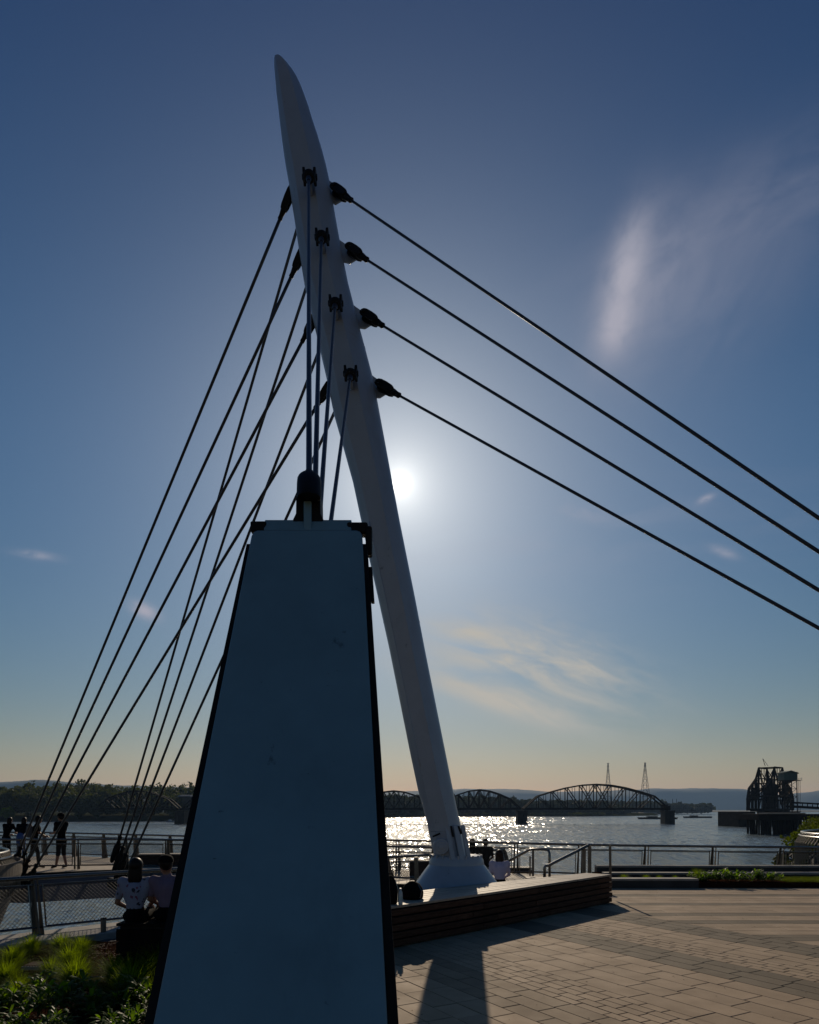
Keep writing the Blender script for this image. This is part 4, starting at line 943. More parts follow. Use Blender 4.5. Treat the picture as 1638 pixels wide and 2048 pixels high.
# ------------------------------------------------------------------ people
def person(label, J, parts, loc, rz, hair=None, vox=.016, group=None, extras=None, face=True):
    """parts: (joint a, joint b, radius a, radius b, material index); one remeshed body, material by nearest limb"""
    t = thing('person', loc, label, 'person', group, rz)
    b = MB(); mats = parts['mats']
    for a, c, ra, rb, mi in parts['caps']:
        A, B_ = Vector(J[a]) if isinstance(a, str) else Vector(a), Vector(J[c]) if isinstance(c, str) else Vector(c)
        d = B_ - A; l = max(d.length, 1e-4); u, v = frame_for(d if d.length > 1e-4 else Vector((0, 0, 1))); d = d / l if d.length > 1e-4 else Vector((0, 0, 1))
        fl = 1.0; rings = []
        sx = parts.get('flat', {}).get((a, c), 1.0) if isinstance(a, str) else 1.0
        for k in range(0, 5):
            th = math.pi / 2 * (k + .12) / 4.12; rings.append([A - d * ra * math.cos(th) + (u * math.cos(2 * math.pi * j / 12) + v * math.sin(2 * math.pi * j / 12) * sx) * ra * math.sin(th) for j in range(12)])
        for k in range(4, -1, -1):
            th = math.pi / 2 * (k + .12) / 4.12; rings.append([B_ + d * rb * math.cos(th) + (u * math.cos(2 * math.pi * j / 12) + v * math.sin(2 * math.pi * j / 12) * sx) * rb * math.sin(th) for j in range(12)])
        b.loft(rings)
    o = b.build('tmp', mats[0]); 
    rm = o.modifiers.new('r', 'REMESH'); rm.mode = 'VOXEL'; rm.voxel_size = vox; rm.use_smooth_shade = True
    sm_ = o.modifiers.new('s', 'SMOOTH'); sm_.iterations = 3; sm_.factor = .5
    dg = bpy.context.evaluated_depsgraph_get(); dg.update(); me = bpy.data.meshes.new_from_object(o.evaluated_get(dg)); bpy.data.objects.remove(o)
    me.materials.clear()
    for m in mats: me.materials.append(m)
    ctr = np.array([p.center for p in me.polygons]); best = np.full(len(ctr), 1e9); idx = np.zeros(len(ctr), int)
    for a, c, ra, rb, mi in parts['caps']:
        A = np.array(Vector(J[a]) if isinstance(a, str) else Vector(a)); B_ = np.array(Vector(J[c]) if isinstance(c, str) else Vector(c)); d = B_ - A; l2 = max(float(d @ d), 1e-9)
        tt = np.clip((ctr - A) @ d / l2, 0, 1); q = A + tt[:, None] * d; dist = np.linalg.norm(ctr - q, axis=1) - (ra + (rb - ra) * tt)
        mk = dist < best; best[mk] = dist[mk]; idx[mk] = mi
    me.polygons.foreach_set('material_index', idx.astype(np.int32)); me.polygons.foreach_set('use_smooth', [True] * len(idx))
    me.name = 'body'; bo = bpy.data.objects.new('body', me); COL.objects.link(bo); bo.parent = t
    if hair: 
        for nm, mb, m in hair(J): h_ = mb.build(nm, m, smooth=True, auto=60); h_.parent = t
    if extras:
        for nm, mb, m in extras(J): h_ = mb.build(nm, m, smooth=True, auto=40); h_.parent = t
    return t
def fingers(J, w, dirn, side, mi, caps, curl=Vector((0, 0, -1))):
    w = Vector(J[w]); d = Vector(dirn).normalized(); s = Vector(side).normalized()
    caps.append((w, w + d * .07, .026, .034, mi))
    for k, l in zip((-1.5, -.5, .5, 1.5), (.055, .068, .064, .05)):
        p = w + d * .085 + s * k * .019; m_ = p + d * l * .5 + curl * .008; caps.append((p - d * .02, m_, .0095, .009, mi)); caps.append((m_, m_ + (d * .6 + curl * .8).normalized() * l * .5, .009, .008, mi))
    caps.append((w + d * .03 - s * .03, w + d * .075 - s * .062 + curl * .01, .012, .010, mi))
def upright(lean=0.0, arms=None, h=1.0):
    J = dict(pelvis=(0, 0, .95), waist=(0, .0, 1.08), chest=(0, .01 + lean * .25, 1.30), neck=(0, lean * .42, 1.47), head=(0, .015 + lean * .55, 1.60), crown=(0, -.005 + lean * .58, 1.665), chin=(0, .055 + lean * .56, 1.545), nose=(0, .115 + lean * .57, 1.60),
             shl=(-.175, lean * .36, 1.42), shr=(.175, lean * .36, 1.42), ell=(-.23, .0 + lean * .2, 1.14), elr=(.23, 0 + lean * .2, 1.14), wrl=(-.22, .10, .90), wrr=(.22, .10, .90),
             hil=(-.09, 0, .92), hir=(.09, 0, .92), knl=(-.10, .02, .50), knr=(.10, .02, .50), anl=(-.105, -.02, .08), anr=(.105, -.02, .08), tol=(-.12, .15, .035), tor=(.12, .15, .035))
    if arms: J.update(arms)
    return J
def std_caps(top, bottom, skin=0, shoe=3, short_sleeve=True, shorts=False, female=False, J=None, hands=True, hd=((0, 1, -.2), (0, 1, -.2))):
    c = [('pelvis', 'waist', .135, .118, bottom), ('waist', 'chest', .122, .145, top), ('chest', 'neck', .13, .065, top), ('shl', 'shr', .068, .068, top), ('shl', 'waist', .085, .10, top), ('shr', 'waist', .085, .10, top), ('pelvis', 'waist', .13, .12, bottom),
         ('neck', 'head', .055, .06, skin), ('head', 'crown', .088, .088, skin), ('chin', 'head', .042, .07, skin), ('nose', 'head', .012, .03, skin)]
    for s in 'lr':
        J_ = J; el = Vector(J_['el' + s]); sh = Vector(J_['sh' + s]); mid = sh.lerp(el, .68); J_['ms' + s] = tuple(mid)
        c += [('sh' + s, 'ms' + s, .062, .054, top), ('ms' + s, 'el' + s, .042, .038, skin if short_sleeve else top), ('el' + s, 'wr' + s, .040, .026, skin if short_sleeve else top),
              ('hi' + s, 'kn' + s, .095, .064, bottom), ]
        kn = Vector(J_['kn' + s]); an = Vector(J_['an' + s])
        if shorts: J_['ck' + s] = tuple(kn.lerp(an, .12)); c += [('kn' + s, 'ck' + s, .075, .07, bottom), ('ck' + s, 'an' + s, .054, .038, skin)]
        else: c += [('kn' + s, 'an' + s, .066, .048, bottom)]
        c += [('an' + s, 'to' + s, .042, .034, shoe)]
        if hands: fingers(J_, 'wr' + s, hd[0 if s == 'l' else 1], (1, 0, 0) if s == 'r' else (-1, 0, 0), skin, c)
    return c
def haircap(m, long=0.0, bun=False, cap=None, brim=False, vol=1.0, back=1.0):
    def f(J):
        h = (Vector(J['head']) + Vector(J['crown'])) / 2; out = []
        b = MB(); b.sphere(h + Vector((0, -.014, .018)), (.096 * vol, .105 * vol, .108 * vol), 20, 14)
        if long: b.loft([[h + Vector((math.cos(2 * math.pi * k / 14) * w, -.045 + math.sin(2 * math.pi * k / 14) * w * .62 - z * .0, -z)) for k in range(14)] for z, w in ((-.02, .085), (.06, .098), (.13, .10), (.13 + long * .6, .094), (.13 + long, .06))])
        if bun: b.sphere(h + Vector((0, -.07, .10)), .045)
        # trim the face side
        vs = np.array(b.v); fy = h.y + .045; lowz = h.z + .0
        vs[:, 1] = np.where((vs[:, 2] < h.z + .055) & (vs[:, 1] > fy - .02), fy - .02 - (vs[:, 1] - fy) * .1, vs[:, 1]); b.v = [tuple(v) for v in vs]
        out.append(('hair', b, m))
        if cap is not None:
            q = MB(); rings = [[h + Vector((math.cos(2 * math.pi * k / 18) * w, -.005 + math.sin(2 * math.pi * k / 18) * w * 1.12, z)) for k in range(18)] for z, w in ((.035, .104), (.07, .104), (.11, .090), (.135, .06), (.145, .015))]
            q.loft(rings); 
            if brim:
                pr = [Vector((math.cos(a) * .075, .09 + math.sin(a) * .10, .040 - math.sin(a) * .012)) + h for a in [math.pi * k / 10 for k in range(11)]]; q.prism(pr, (0, 0, .010))
            out.append(('cap', q, cap))
        return out
    return f
# seated pose: seat height z=0 at the hips, legs forward (+y) and down
def seated(lean=.0, arms=None, spread=.1, drop=.42, twist=0):
    J = dict(pelvis=(0, 0, .10), waist=(0, -.02, .23), chest=(0, -.01 + lean * .2, .45), neck=(0, .01 + lean * .35, .62), head=(0, .035 + lean * .45, .745), crown=(0, .015 + lean * .45, .81), chin=(0, .075 + lean * .45, .69), nose=(0, .135 + lean * .45, .745),
             shl=(-.175, lean * .3, .56), shr=(.175, lean * .3, .56), ell=(-.235, .07 + lean * .2, .30), elr=(.235, .07 + lean * .2, .30), wrl=(-.12, .27, .20), wrr=(.12, .27, .20),
             hil=(-.09, .02, .08), hir=(.09, .02, .08), knl=(-spread, .44, .10), knr=(spread, .44, .10), anl=(-spread, .47, .10 - drop), anr=(spread, .47, .10 - drop), tol=(-spread, .62, .05 - drop), tor=(spread, .62, .05 - drop))
    if arms: J.update(arms)
    return J
# the couple on the seat wall
ZS = .315
J = seated(.05, dict(ell=(-.27, .05, .27), wrl=(-.17, .24, .16), head=(.0, .03, .755), crown=(0, .01, .82)))
person('seated woman with long dark hair in a white floral print top, left of the couple', J, dict(mats=[SKIND, FLORAL, BLACK, BLACK], caps=std_caps(1, 2, J=J, shoe=3)), W(268, 1620, 9.62).xy.to_3d() + Vector((0, .06, ZS)), .08, haircap(HAIR, long=.15, vol=1.02), extras=None)
J = seated(.12, dict(head=(-.02, .05, .755), crown=(-.02, .03, .82), chin=(-.05, .09, .70), nose=(-.10, .12, .745)))
person('seated bearded man in a dusty pink t-shirt and black cap beside the wedge', J, dict(mats=[SKIND, PINKC, BLACK, BLACK], caps=std_caps(1, 2, J=J)), W(331, 1620, 9.62).xy.to_3d() + Vector((0, .08, ZS + .02)), .35, haircap(HAIR, cap=BLACK, brim=True))
# man in white at the mast
J = seated(.10, dict(ell=(-.25, .0, .27), wrl=(-.20, .10, .05)))
person('man in white long-sleeved shirt sitting with his back turned by the mast foot', J, dict(mats=[SKIND, WHITEC, BLACK, BLACK], caps=std_caps(1, 2, J=J, short_sleeve=False)), W(999, 1620, 16.4).xy.to_3d() + Vector((0, 0, .045)), -.1, haircap(HAIRB, vol=1.03, long=.05))
for px, lb, rz in ((945, 'long-haired person in black seated beyond the railing, touching the mast in the picture', .1), (971, 'short-haired person in dark clothes seated beyond the railing right of the mast', -.1)):
    J = seated(.05); person(lb, J, dict(mats=[SKIND, BLACK, BLACK, BLACK], caps=std_caps(1, 2, J=J)), W(px, 1620, 21.9).xy.to_3d() + Vector((0, 0, .085)), rz, haircap(HAIR, long=.12 if px < 960 else 0), vox=.02)
# four people standing on the pier
def stand(label, px, Y, rz, J, caps, mats, hr, sc=1.0, ex=None):
    p = W(px, 1620, Y); p.z = 0.0; t = person(label, J, dict(mats=mats, caps=caps), p, rz, hr, vox=.018, group='people on the pier', extras=ex); t.scale = (sc, sc, sc); return t
J = upright(.03, dict(ell=(-.22, .06, 1.14), elr=(.22, .10, 1.14), wrl=(-.10, .30, 1.10), wrr=(.12, .33, 1.12), anl=(-.12, .10, .08), tol=(-.13, .27, .035), anr=(.10, -.10, .08), tor=(.11, .07, .035)))
stand('man in black t-shirt, shorts and cap standing sideways on the pier, facing left', 123, 22.2, R(68), J, std_caps(1, 2, J=J, shorts=True, hd=((.2, 1, .1), (-.1, 1, .1))), [SKIND, BLACK, BLACK, BLACK], haircap(HAIR, cap=BLACK, brim=True), 1.02)
def pack(J):
    q = MB(); c = Vector(J['chest']) + Vector((0, -.20, -.04)); q.loft([[c + Vector((math.copysign(abs(math.cos(a)) ** .6, math.cos(a)) * w, math.copysign(abs(math.sin(a)) ** .6, math.sin(a)) * dd, z)) for a in [2 * math.pi * k / 16 for k in range(16)]] for z, w, dd in ((-.24, .10, .05), (-.22, .14, .09), (0, .155, .11), (.15, .14, .09), (.21, .09, .05))])
    return [('backpack', q, GREYC)]
J = upright(.25, dict(ell=(-.24, .16, 1.18), elr=(.24, .16, 1.18), wrl=(-.12, .34, 1.06), wrr=(.12, .34, 1.06), anl=(-.12, -.28, .10), tol=(-.13, -.12, .035), anr=(.10, .14, .08), tor=(.11, .30, .035), knl=(-.1, -.06, .5), knr=(.1, .12, .5)))
stand('person in dark clothes with a grey backpack stepping to the right on the pier', 68, 22.3, R(-62), J, std_caps(1, 2, J=J), [SKIND, BLACK, BLACK, BLACK], haircap(HAIR, long=.08), .98, pack)
J = upright(.5, dict(ell=(-.36, .30, 1.12), elr=(.34, .30, 1.12), wrl=(-.22, .50, 1.06), wrr=(.22, .5, 1.06), pelvis=(0, -.10, .95)))
stand('person in blue jeans with elbows spread, leaning on the far railing of the pier', 42, 25.3, R(5), J, std_caps(1, 2, J=J, hd=((.6, .6, 0), (-.6, .6, 0))), [SKIND, BLACK, BLUEC, BLACK], haircap(HAIR, long=.1), .93)
J = upright(.35, dict(ell=(-.28, .22, 1.14), elr=(.32, .22, 1.14), wrl=(-.15, .42, 1.04), wrr=(.18, .44, 1.02)))
stand('person in black with bare lower legs leaning on the far railing at the left edge', 13, 25.6, R(-8), J, std_caps(1, 2, J=J, shorts=True, hd=((.4, .8, 0), (-.4, .8, 0))), [SKIND, BLACK, BLACK, BLACK], haircap(HAIR, long=.16), .93)
# long-haired seated/others end

# ------------------------------------------------------------------ things lying on the long bench
def bag(label, c, s, rz, straps=True):
    t = thing('backpack', c, label, 'backpack', 'bags on the long bench', rz)
    w, d, h = s; q = MB(); q.loft([[Vector((math.copysign(abs(math.cos(a)) ** .7, math.cos(a)) * w * k, math.copysign(abs(math.sin(a)) ** .7, math.sin(a)) * d * k, z * h)) for a in [2 * math.pi * j / 20 for j in range(20)]] for z, k in ((0, .86), (.06, 1.0), (.35, 1.04), (.62, .93), (.84, .68), (.96, .34), (1.0, .08))])
    o = q.build('bag_body', BLACK, smooth=True, auto=50); o.parent = t
    q = MB(); q.loft([[Vector((math.cos(a) * w * .62 * k, -d * .9 - .03 * k + abs(math.sin(a)) * 0 + math.sin(a) * .03 * k, .05 * h + z * h * .5)) for a in [2 * math.pi * j / 14 for j in range(14)]] for z, k in ((0, .8), (.1, 1), (.8, 1), (1, .7))]); o = q.build('front_pocket', BLACK, smooth=True, auto=50); o.parent = t
    q = MB(); q.tube([Vector((-.04, 0, h * .97)), Vector((-.035, 0, h * 1.06)), Vector((.035, 0, h * 1.06)), Vector((.04, 0, h * .97))], .008, 6); o = q.build('carry_loop', BLACK); o.parent = t
    q = MB(); q.tube([Vector((w * .6, -d * .4, h * .85)), Vector((w * 1.0, -d * .75, h * .5)), Vector((w * .9, -d * .9, .03))], .007, 6); o = q.build('zip_strap', STEEL); o.parent = t
    return t
bag('tall narrow black backpack standing on the bench against the wedge in the picture', W(781, 1811, 9.62).xy.to_3d() + Vector((0, 0, BHt)), (.09, .11, .40), .3)
bag('rounded black bag slumped on the bench right of the water bottle', W(825, 1797, 10.15).xy.to_3d() + Vector((0, 0, BHt)), (.155, .13, .265), -.2)
t = thing('water_bottle', W(801, 1806, 9.50).xy.to_3d() + Vector((0, 0, BHt)), 'clear plastic water bottle with white cap standing on the bench between the two bags', 'bottle')
q = MB(); q.lathe([(.026, 0), (.031, .008), (.031, .05), (.029, .055), (.031, .06), (.031, .13), (.029, .135), (.031, .15), (.026, .175), (.014, .20), (.012, .212)], (0, 0, 0), 20); o = q.build('bottle_body', CLEAR, smooth=True, auto=50); o.parent = t
q = MB(); q.lathe([(.0315, .07), (.0315, .12)], (0, 0, 0), 20); o = q.build('label_band', LABELM, smooth=True, auto=50); o.parent = t
q = MB(); q.tube([(0, 0, .208), (0, 0, .232)], .0155, 12); o = q.build('cap', CAPM); o.parent = t

# ------------------------------------------------------------------ far shore
def bank(name, pts, z, m):      # strip of land: pts = waterline, extends back
    pass
def shore(name, wl, back, m, ztop):
    b = MB(); n = len(wl)
    vs = [Vector((x, y, WATER - 1)) for x, y in wl] + [Vector((x, y + 6, WATER + .9)) for x, y in wl] + [Vector((x, y + 22, WATER + ztop * .6)) for x, y in wl] + [Vector((x * 1.0, y + back, WATER + ztop)) for x, y in wl]
    fs = [(r_ * n + i, r_ * n + i + 1, (r_ + 1) * n + i + 1, (r_ + 1) * n + i) for r_ in range(3) for i in range(n - 1)]; b.add(vs, fs); return tag(b.build(name, m, fix=False, smooth=True), kind='structure')
SANDD = mat('dark_river_bank', (.045, .040, .018), .95, var=.3, scale=.03, col2=(.03, .035, .012), spec=0)
shore('far_bank', [(-900, 430), (-330, 436), (-250, 440), (-180, 444), (-120, 470), (-70, 540), (-40, 640), (20, 735), (120, 760), (200, 780), (330, 900)], 1500, SANDD, 5)
shore('farther_bank', [(200, 1050), (420, 1150), (560, 1500), (1100, 2400), (1600, 2500), (4000, 2600)], 3000, SAND, 6)
def crowns(specs, leaf, per, seed, spread=1.0):
    rg = np.random.default_rng(seed); V_, F_ = [], []; o = 0
    for (x, y, z, rx, rz_) in specs:
        n = per; d = rg.normal(size=(n, 3)); d /= np.linalg.norm(d, axis=1)[:, None]; rad = rg.uniform(.55, 1.05, n) ** .6
        # lumpy crown
        ph = rg.uniform(0, 6, 3); lump = 1 + .22 * np.sin(d[:, 0] * 4 + ph[0]) * np.cos(d[:, 2] * 4 + ph[1]) + .1 * np.sin(d[:, 1] * 9 + ph[2])
        c = np.array([x, y, z]) + d * (rad * lump)[:, None] * np.array([rx, rx, rz_])
        a = rg.normal(size=(n, 3)); a /= np.linalg.norm(a, axis=1)[:, None]; bb = np.cross(a, rg.normal(size=(n, 3))); bb /= np.linalg.norm(bb, axis=1)[:, None]
        s = (leaf * rg.uniform(.6, 1.3, n))[:, None]
        q = np.stack([c - a * s - bb * s * .6, c + a * s - bb * s * .6, c + a * s * .7 + bb * s * .8, c - a * s * .7 + bb * s * .7], 1)
        V_.append(q.reshape(-1, 3)); F_.append(np.arange(o, o + 4 * n).reshape(-1, 4)); o += 4 * n
    return np.concatenate(V_), np.concatenate(F_)
def npmesh(name, V_, F_, m, parent=None):
    me = bpy.data.meshes.new(name); me.vertices.add(len(V_)); me.vertices.foreach_set('co', V_.astype(np.float32).ravel()); me.loops.add(F_.size); me.loops.foreach_set('vertex_index', F_.astype(np.int32).ravel())
    me.polygons.add(len(F_)); me.polygons.foreach_set('loop_start', np.arange(0, F_.size, 4, dtype=np.int32)); me.update(calc_edges=True); me.validate(); me.materials.append(m)
    o = bpy.data.objects.new(name, me); COL.objects.link(o)
    if parent: o.parent = parent
    return o
def land_y(x):
    for (x0, y0), (x1, y1) in zip(LW[:-1], LW[1:]):
        if x0 <= x <= x1: return y0 + (y1 - y0) * (x - x0) / (x1 - x0)
    return 900
LW = [(-900, 430), (-330, 436), (-250, 440), (-180, 444), (-120, 470), (-70, 540), (-40, 640), (20, 735), (120, 760), (200, 780), (330, 900)]
sp_ = []
for i in range(560):
    x = random.uniform(-430, -60); r_ = random.uniform(5, 8.5); y = land_y(x) + 18 + random.uniform(0, 1) ** 1.4 * 95; k = (y - land_y(x)) / 110
    h = random.uniform(9, 14) + 7.5 * min(1, k * 1.3) + 1.5 * math.sin(x * .045) + random.gauss(0, 1.2)
    sp_.append((x, y, WATER + h * .72 + 3 * k + .8, r_, h * .42))
V_, F_ = crowns(sp_, .95, 330, 5); tag(npmesh('far_wood', V_, F_, TREE), kind='stuff')
sp_ = []
for i in range(430):
    x = random.uniform(-60, 300); r_ = random.uniform(5, 9); y = land_y(x) + 30 + random.uniform(0, 120); h = random.uniform(14, 21) if x < 130 else random.uniform(11, 17)
    if 250 < x: h *= .7
    sp_.append((x, y, WATER + h * .60 + 2, r_, h * .46))
V_, F_ = crowns(sp_, 1.5, 150, 6); tag(npmesh('far_wood', V_, F_, TREEF), kind='stuff')
sp_ = []
for i in range(420):
    x = random.uniform(215, 900); y0 = 1060 + max(0, x - 200) * .42; 
    if x > 560: y0 = 1500 + (x - 560) * 1.65
    r_ = random.uniform(8, 15); h = random.uniform(13, 20) * (1 if x < 480 else .85); sp_.append((x, y0 + 40 + random.uniform(0, 130), WATER + h * .6 + 2, r_, h * .45))
V_, F_ = crowns(sp_, 3.2, 90, 8); tag(npmesh('far_wood', V_, F_, TREEF), kind='stuff')
sp_ = [(random.uniform(-45, 240), 0, 0, random.uniform(2, 4), random.uniform(1.2, 2.4)) for i in range(190)]
sp_ = [(x, land_y(x) + random.uniform(10, 26), WATER + 2.2, a, c) for x, _, _, a, c in sp_]
V_, F_ = crowns(sp_, .8, 70, 9); tag(npmesh('shore_bushes', V_, F_, TREE), kind='stuff')
# a few shore trees one can tell apart
for i, (px, D, h, r_, lb) in enumerate([(16, 446, 8, 4.0, 'bright green round bush on the far shore above the left railing'), (93, 446, 9, 2.6, 'pair-topped small pale green tree on the far shore between the cables'), (193, 452, 11, 3.2, 'slim light green tree on the far shore beyond the pier'),
                                     (158, 452, 16, 5.5, 'broad round tree standing at the far waterline'), (62, 456, 18, 6.5, 'rounded grey-green tree at the far waterline left of the cables'), (345, 452, 10, 3.4, 'low yellow-green tree on the far shore close to the wedge')]):
    X = (px - 819) / F * D; t = thing('shore_tree', (X, D, WATER + 1), lb, 'tree', 'trees on the far shore')
    V_, F_ = crowns([(0, 0, h * .6, r_, h * .42)], .55, 900, 20 + i); npmesh('crown', V_, F_, TREE if i else GRASS, t)
    o = MB().tube([(0, 0, -1), (0, 0, h * .5)], [.35, .15], 6).build('trunk', BARK); o.parent = t
# hills
def hill(name, Y, prof_, depth, seed):
    bm = bmesh.new(); n = 160; rows = []
    xs = np.linspace(prof_[0][0], prof_[-1][0], n)
    hs_ = np.interp(xs, [p[0] for p in prof_], [p[1] for p in prof_])
    for j in range(8):
        f = math.sin(j / 7 * math.pi / 2); rows.append([bm.verts.new((x + 0, Y + depth * (j / 7), WATER - 1 + (h + 7 * noise.noise(Vector((x * .006, seed, 0))) + 3 * noise.noise(Vector((x * .03, seed, 4)))) * f * (1 + .10 * noise.noise(Vector((x * .003, j * .9, seed)))))) for x, h in zip(xs, hs_)])
    for a, c in zip(rows[:-1], rows[1:]):
        for i in range(n - 1): bm.faces.new((a[i], a[i + 1], c[i + 1], c[i]))
    me = bpy.data.meshes.new(name); bm.to_mesh(me); bm.free(); me.materials.append(HILL); me.polygons.foreach_set('use_smooth', [True] * len(me.polygons)); o = bpy.data.objects.new(name, me); COL.objects.link(o); return tag(o, kind='structure')
def hp(px, py, D): return ((px - 819) / F * D, H + (1620 - py) / F * D - WATER)
D1 = 6000
hill('hills', D1 - 500, [hp(p, y, D1) for p, y in ((700, 1590), (790, 1584), (850, 1583), (930, 1579), (990, 1577), (1050, 1581), (1120, 1584), (1220, 1582), (1310, 1577), (1360, 1577), (1420, 1575), (1480, 1577), (1540, 1590), (1590, 1586), (1640, 1580), (1760, 1570), (2100, 1560), (2600, 1580))], 500, 1.0)
D2 = 4200
hill('hills', D2 - 300, [hp(p, y, D2) for p, y in ((-500, 1556), (-100, 1561), (0, 1563), (60, 1562), (110, 1563), (200, 1568), (400, 1576), (600, 1590), (760, 1608))], 300, 7.0)
# low islands / barges on the water
for px0, px1, D, lb in ((1278, 1352, 560, 'long low dark barge moored behind the right bridge pier'), (1369, 1421, 640, 'short low dark barge left of the swing span')):
    x0, x1 = (px0 - 819) / F * D, (px1 - 819) / F * D; t = thing('barge', ((x0 + x1) / 2, D, WATER), lb, 'barge', 'barges on the river'); L = (x1 - x0) / 2
    o = MB().loft([[Vector((sx * L * k, sy * 4, z)) for sx, sy in ((-1, -1), (1, -1), (1, 1), (-1, 1))] for z, k in ((-.5, .9), (.9, 1), (1.4, 1))]).build('hull', RIVETED); o.parent = t
    o = MB().box((-L * .3, 0, 1.9), (L * .5, 5, .9)).build('deck_load', PIERST); o.parent = t
bt2 = thing('small_boat', W(341, 1643, 410).xy.to_3d() + Vector((0, 0, WATER)), 'tiny white boat near the far shore left of the wedge', 'boat')
o = MB().loft([[Vector((-2.4, -.7, .05)), Vector((1.6, -.7, .05)), Vector((2.2, 0, .05)), Vector((1.6, .7, .05)), Vector((-2.4, .7, .05))], [Vector((-2.6, -.95, .8)), Vector((1.8, -.95, .9)), Vector((2.9, 0, 1.05)), Vector((1.8, .95, .9)), Vector((-2.6, .95, .8))]]).build('hull', PAINT); o.parent = bt2
o = MB().box((-.3, 0, 1.25), (1.5, 1.3, .8), top=.8).build('cabin', PAINT); o.parent = bt2
# pale roofs in the wood
for px, py, w_ in ((283, 1600, 5.5), (372, 1591, 8.0)):
    p = W(px, py, 470); t = thing('house', (p.x, p.y, WATER + 4), {283: 'small pale roofed house among the far trees left', 372: 'larger pale roofed house among the far trees beside the wedge'}[px], 'house', 'houses in the far wood')
    zz = p.z - WATER - 4; o = MB().box((0, 0, zz / 2 - .3), (w_, 5, zz)).build('wall', CONCD); o.parent = t
    o = MB().prism([(-w_ * .6, -3.4, zz - .9), (-w_ * .6, 0, zz + .5), (-w_ * .6, 3.4, zz - .9)], (w_ * 1.2, 0, 0)).build('roof', CONC); o.parent = t

# ------------------------------------------------------------------ railway bridge
DB = 365.0
def bxx(px): return (px - 819) / F * DB
def bz(py): return H + (1620 - py) / F * DB
rb = thing('railway_bridge', (bxx(1045), DB, WATER), 'long dark steel truss railway bridge crossing the river on stone piers', 'bridge')
def truss(x0, x1, zpk, name='truss_span', npan=10, zbot=None, flat=.5, dist=DB, parent=None, wd=6.0):
    zb = zbot if zbot is not None else bz(1618); L = x1 - x0; q = MB(); f = lambda u: zb + (zpk - zb) * (1 - ((2 * u - 1) ** 2) * .0) * min(1.0, 1.0)
    def zt(u):
        e = min(u, 1 - u) * 2
        if e <= 2.0 / npan: return zb + (zpk - zb) * .52 * (e / (2.0 / npan))
        v = (e - 2.0 / npan) / (1 - 2.0 / npan); return zb + (zpk - zb) * (.52 + .48 * math.sin(v * math.pi / 2))
    for yy in (dist - wd / 2, dist + wd / 2):
        P_ = [(Vector((x0 + L * i / npan, yy, zb)), Vector((x0 + L * i / npan, yy, zt(i / npan)))) for i in range(npan + 1)]
        for i in range(npan):
            q.bar(P_[i][1], P_[i + 1][1], .75 if 0 < i < npan - 1 else .8, .7); q.bar(P_[i][0], P_[i + 1][0], .6, .9)
            if 0 < i: q.bar(P_[i][0], P_[i][1], .45)
            m0 = P_[i][0].lerp(P_[i + 1][0], .5); m1 = P_[i][1].lerp(P_[i + 1][1], .5)
            q.bar(m0, m1, .22)
            if 0 < i < npan - 1:
                if i < npan / 2: q.bar(P_[i][1], P_[i + 1][0], .42)
                else: q.bar(P_[i][0], P_[i + 1][1], .42)
                if i in (npan // 2 - 1, npan // 2): q.bar(P_[i][0] if i < npan / 2 else P_[i][1], P_[i + 1][1] if i < npan / 2 else P_[i + 1][0], .42)
    for i in range(1, npan):
        u = i / npan; q.bar((x0 + L * u, dist - wd / 2, zt(u)), (x0 + L * u, dist + wd / 2, zt(u)), .35); q.bar((x0 + L * u, dist - wd / 2, zb), (x0 + L * u, dist + wd / 2, zb), .5)
        if i < npan - 1: q.bar((x0 + L * u, dist - wd / 2, zt(u)), (x0 + L * (i + 1) / npan, dist + wd / 2, zt((i + 1) / npan)), .2)
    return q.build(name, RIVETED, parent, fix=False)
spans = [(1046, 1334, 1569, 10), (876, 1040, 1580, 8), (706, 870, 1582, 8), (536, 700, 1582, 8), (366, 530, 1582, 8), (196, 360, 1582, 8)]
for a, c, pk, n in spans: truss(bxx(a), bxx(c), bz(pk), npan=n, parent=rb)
for a, c, pk, n in spans:
    q = MB(); q.box(((bxx(a) + bxx(c)) / 2, DB, bz(1617.5)), (bxx(c) - bxx(a), 5.4, .9)); q.build('rail_deck', RIVETED, rb)
for px in (1043, 1335, 873, 703, 533, 363):
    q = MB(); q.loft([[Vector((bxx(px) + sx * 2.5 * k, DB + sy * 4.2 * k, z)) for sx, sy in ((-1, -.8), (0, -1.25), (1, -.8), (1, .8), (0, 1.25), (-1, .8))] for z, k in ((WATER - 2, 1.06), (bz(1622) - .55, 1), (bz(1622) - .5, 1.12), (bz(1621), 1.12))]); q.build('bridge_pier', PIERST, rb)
# small portal cabin at the right end of the span
q = MB(); q.bar((bxx(1330), DB - 3, bz(1624)), (bxx(1330), DB - 3, bz(1609)), .8, .8); q.bar((bxx(1330), DB + 3, bz(1624)), (bxx(1330), DB + 3, bz(1609)), .8); q.box((bxx(1331), DB, bz(1616)), (2.8, 6.6, 2.4)); q.build('end_portal', RIVETED, rb)

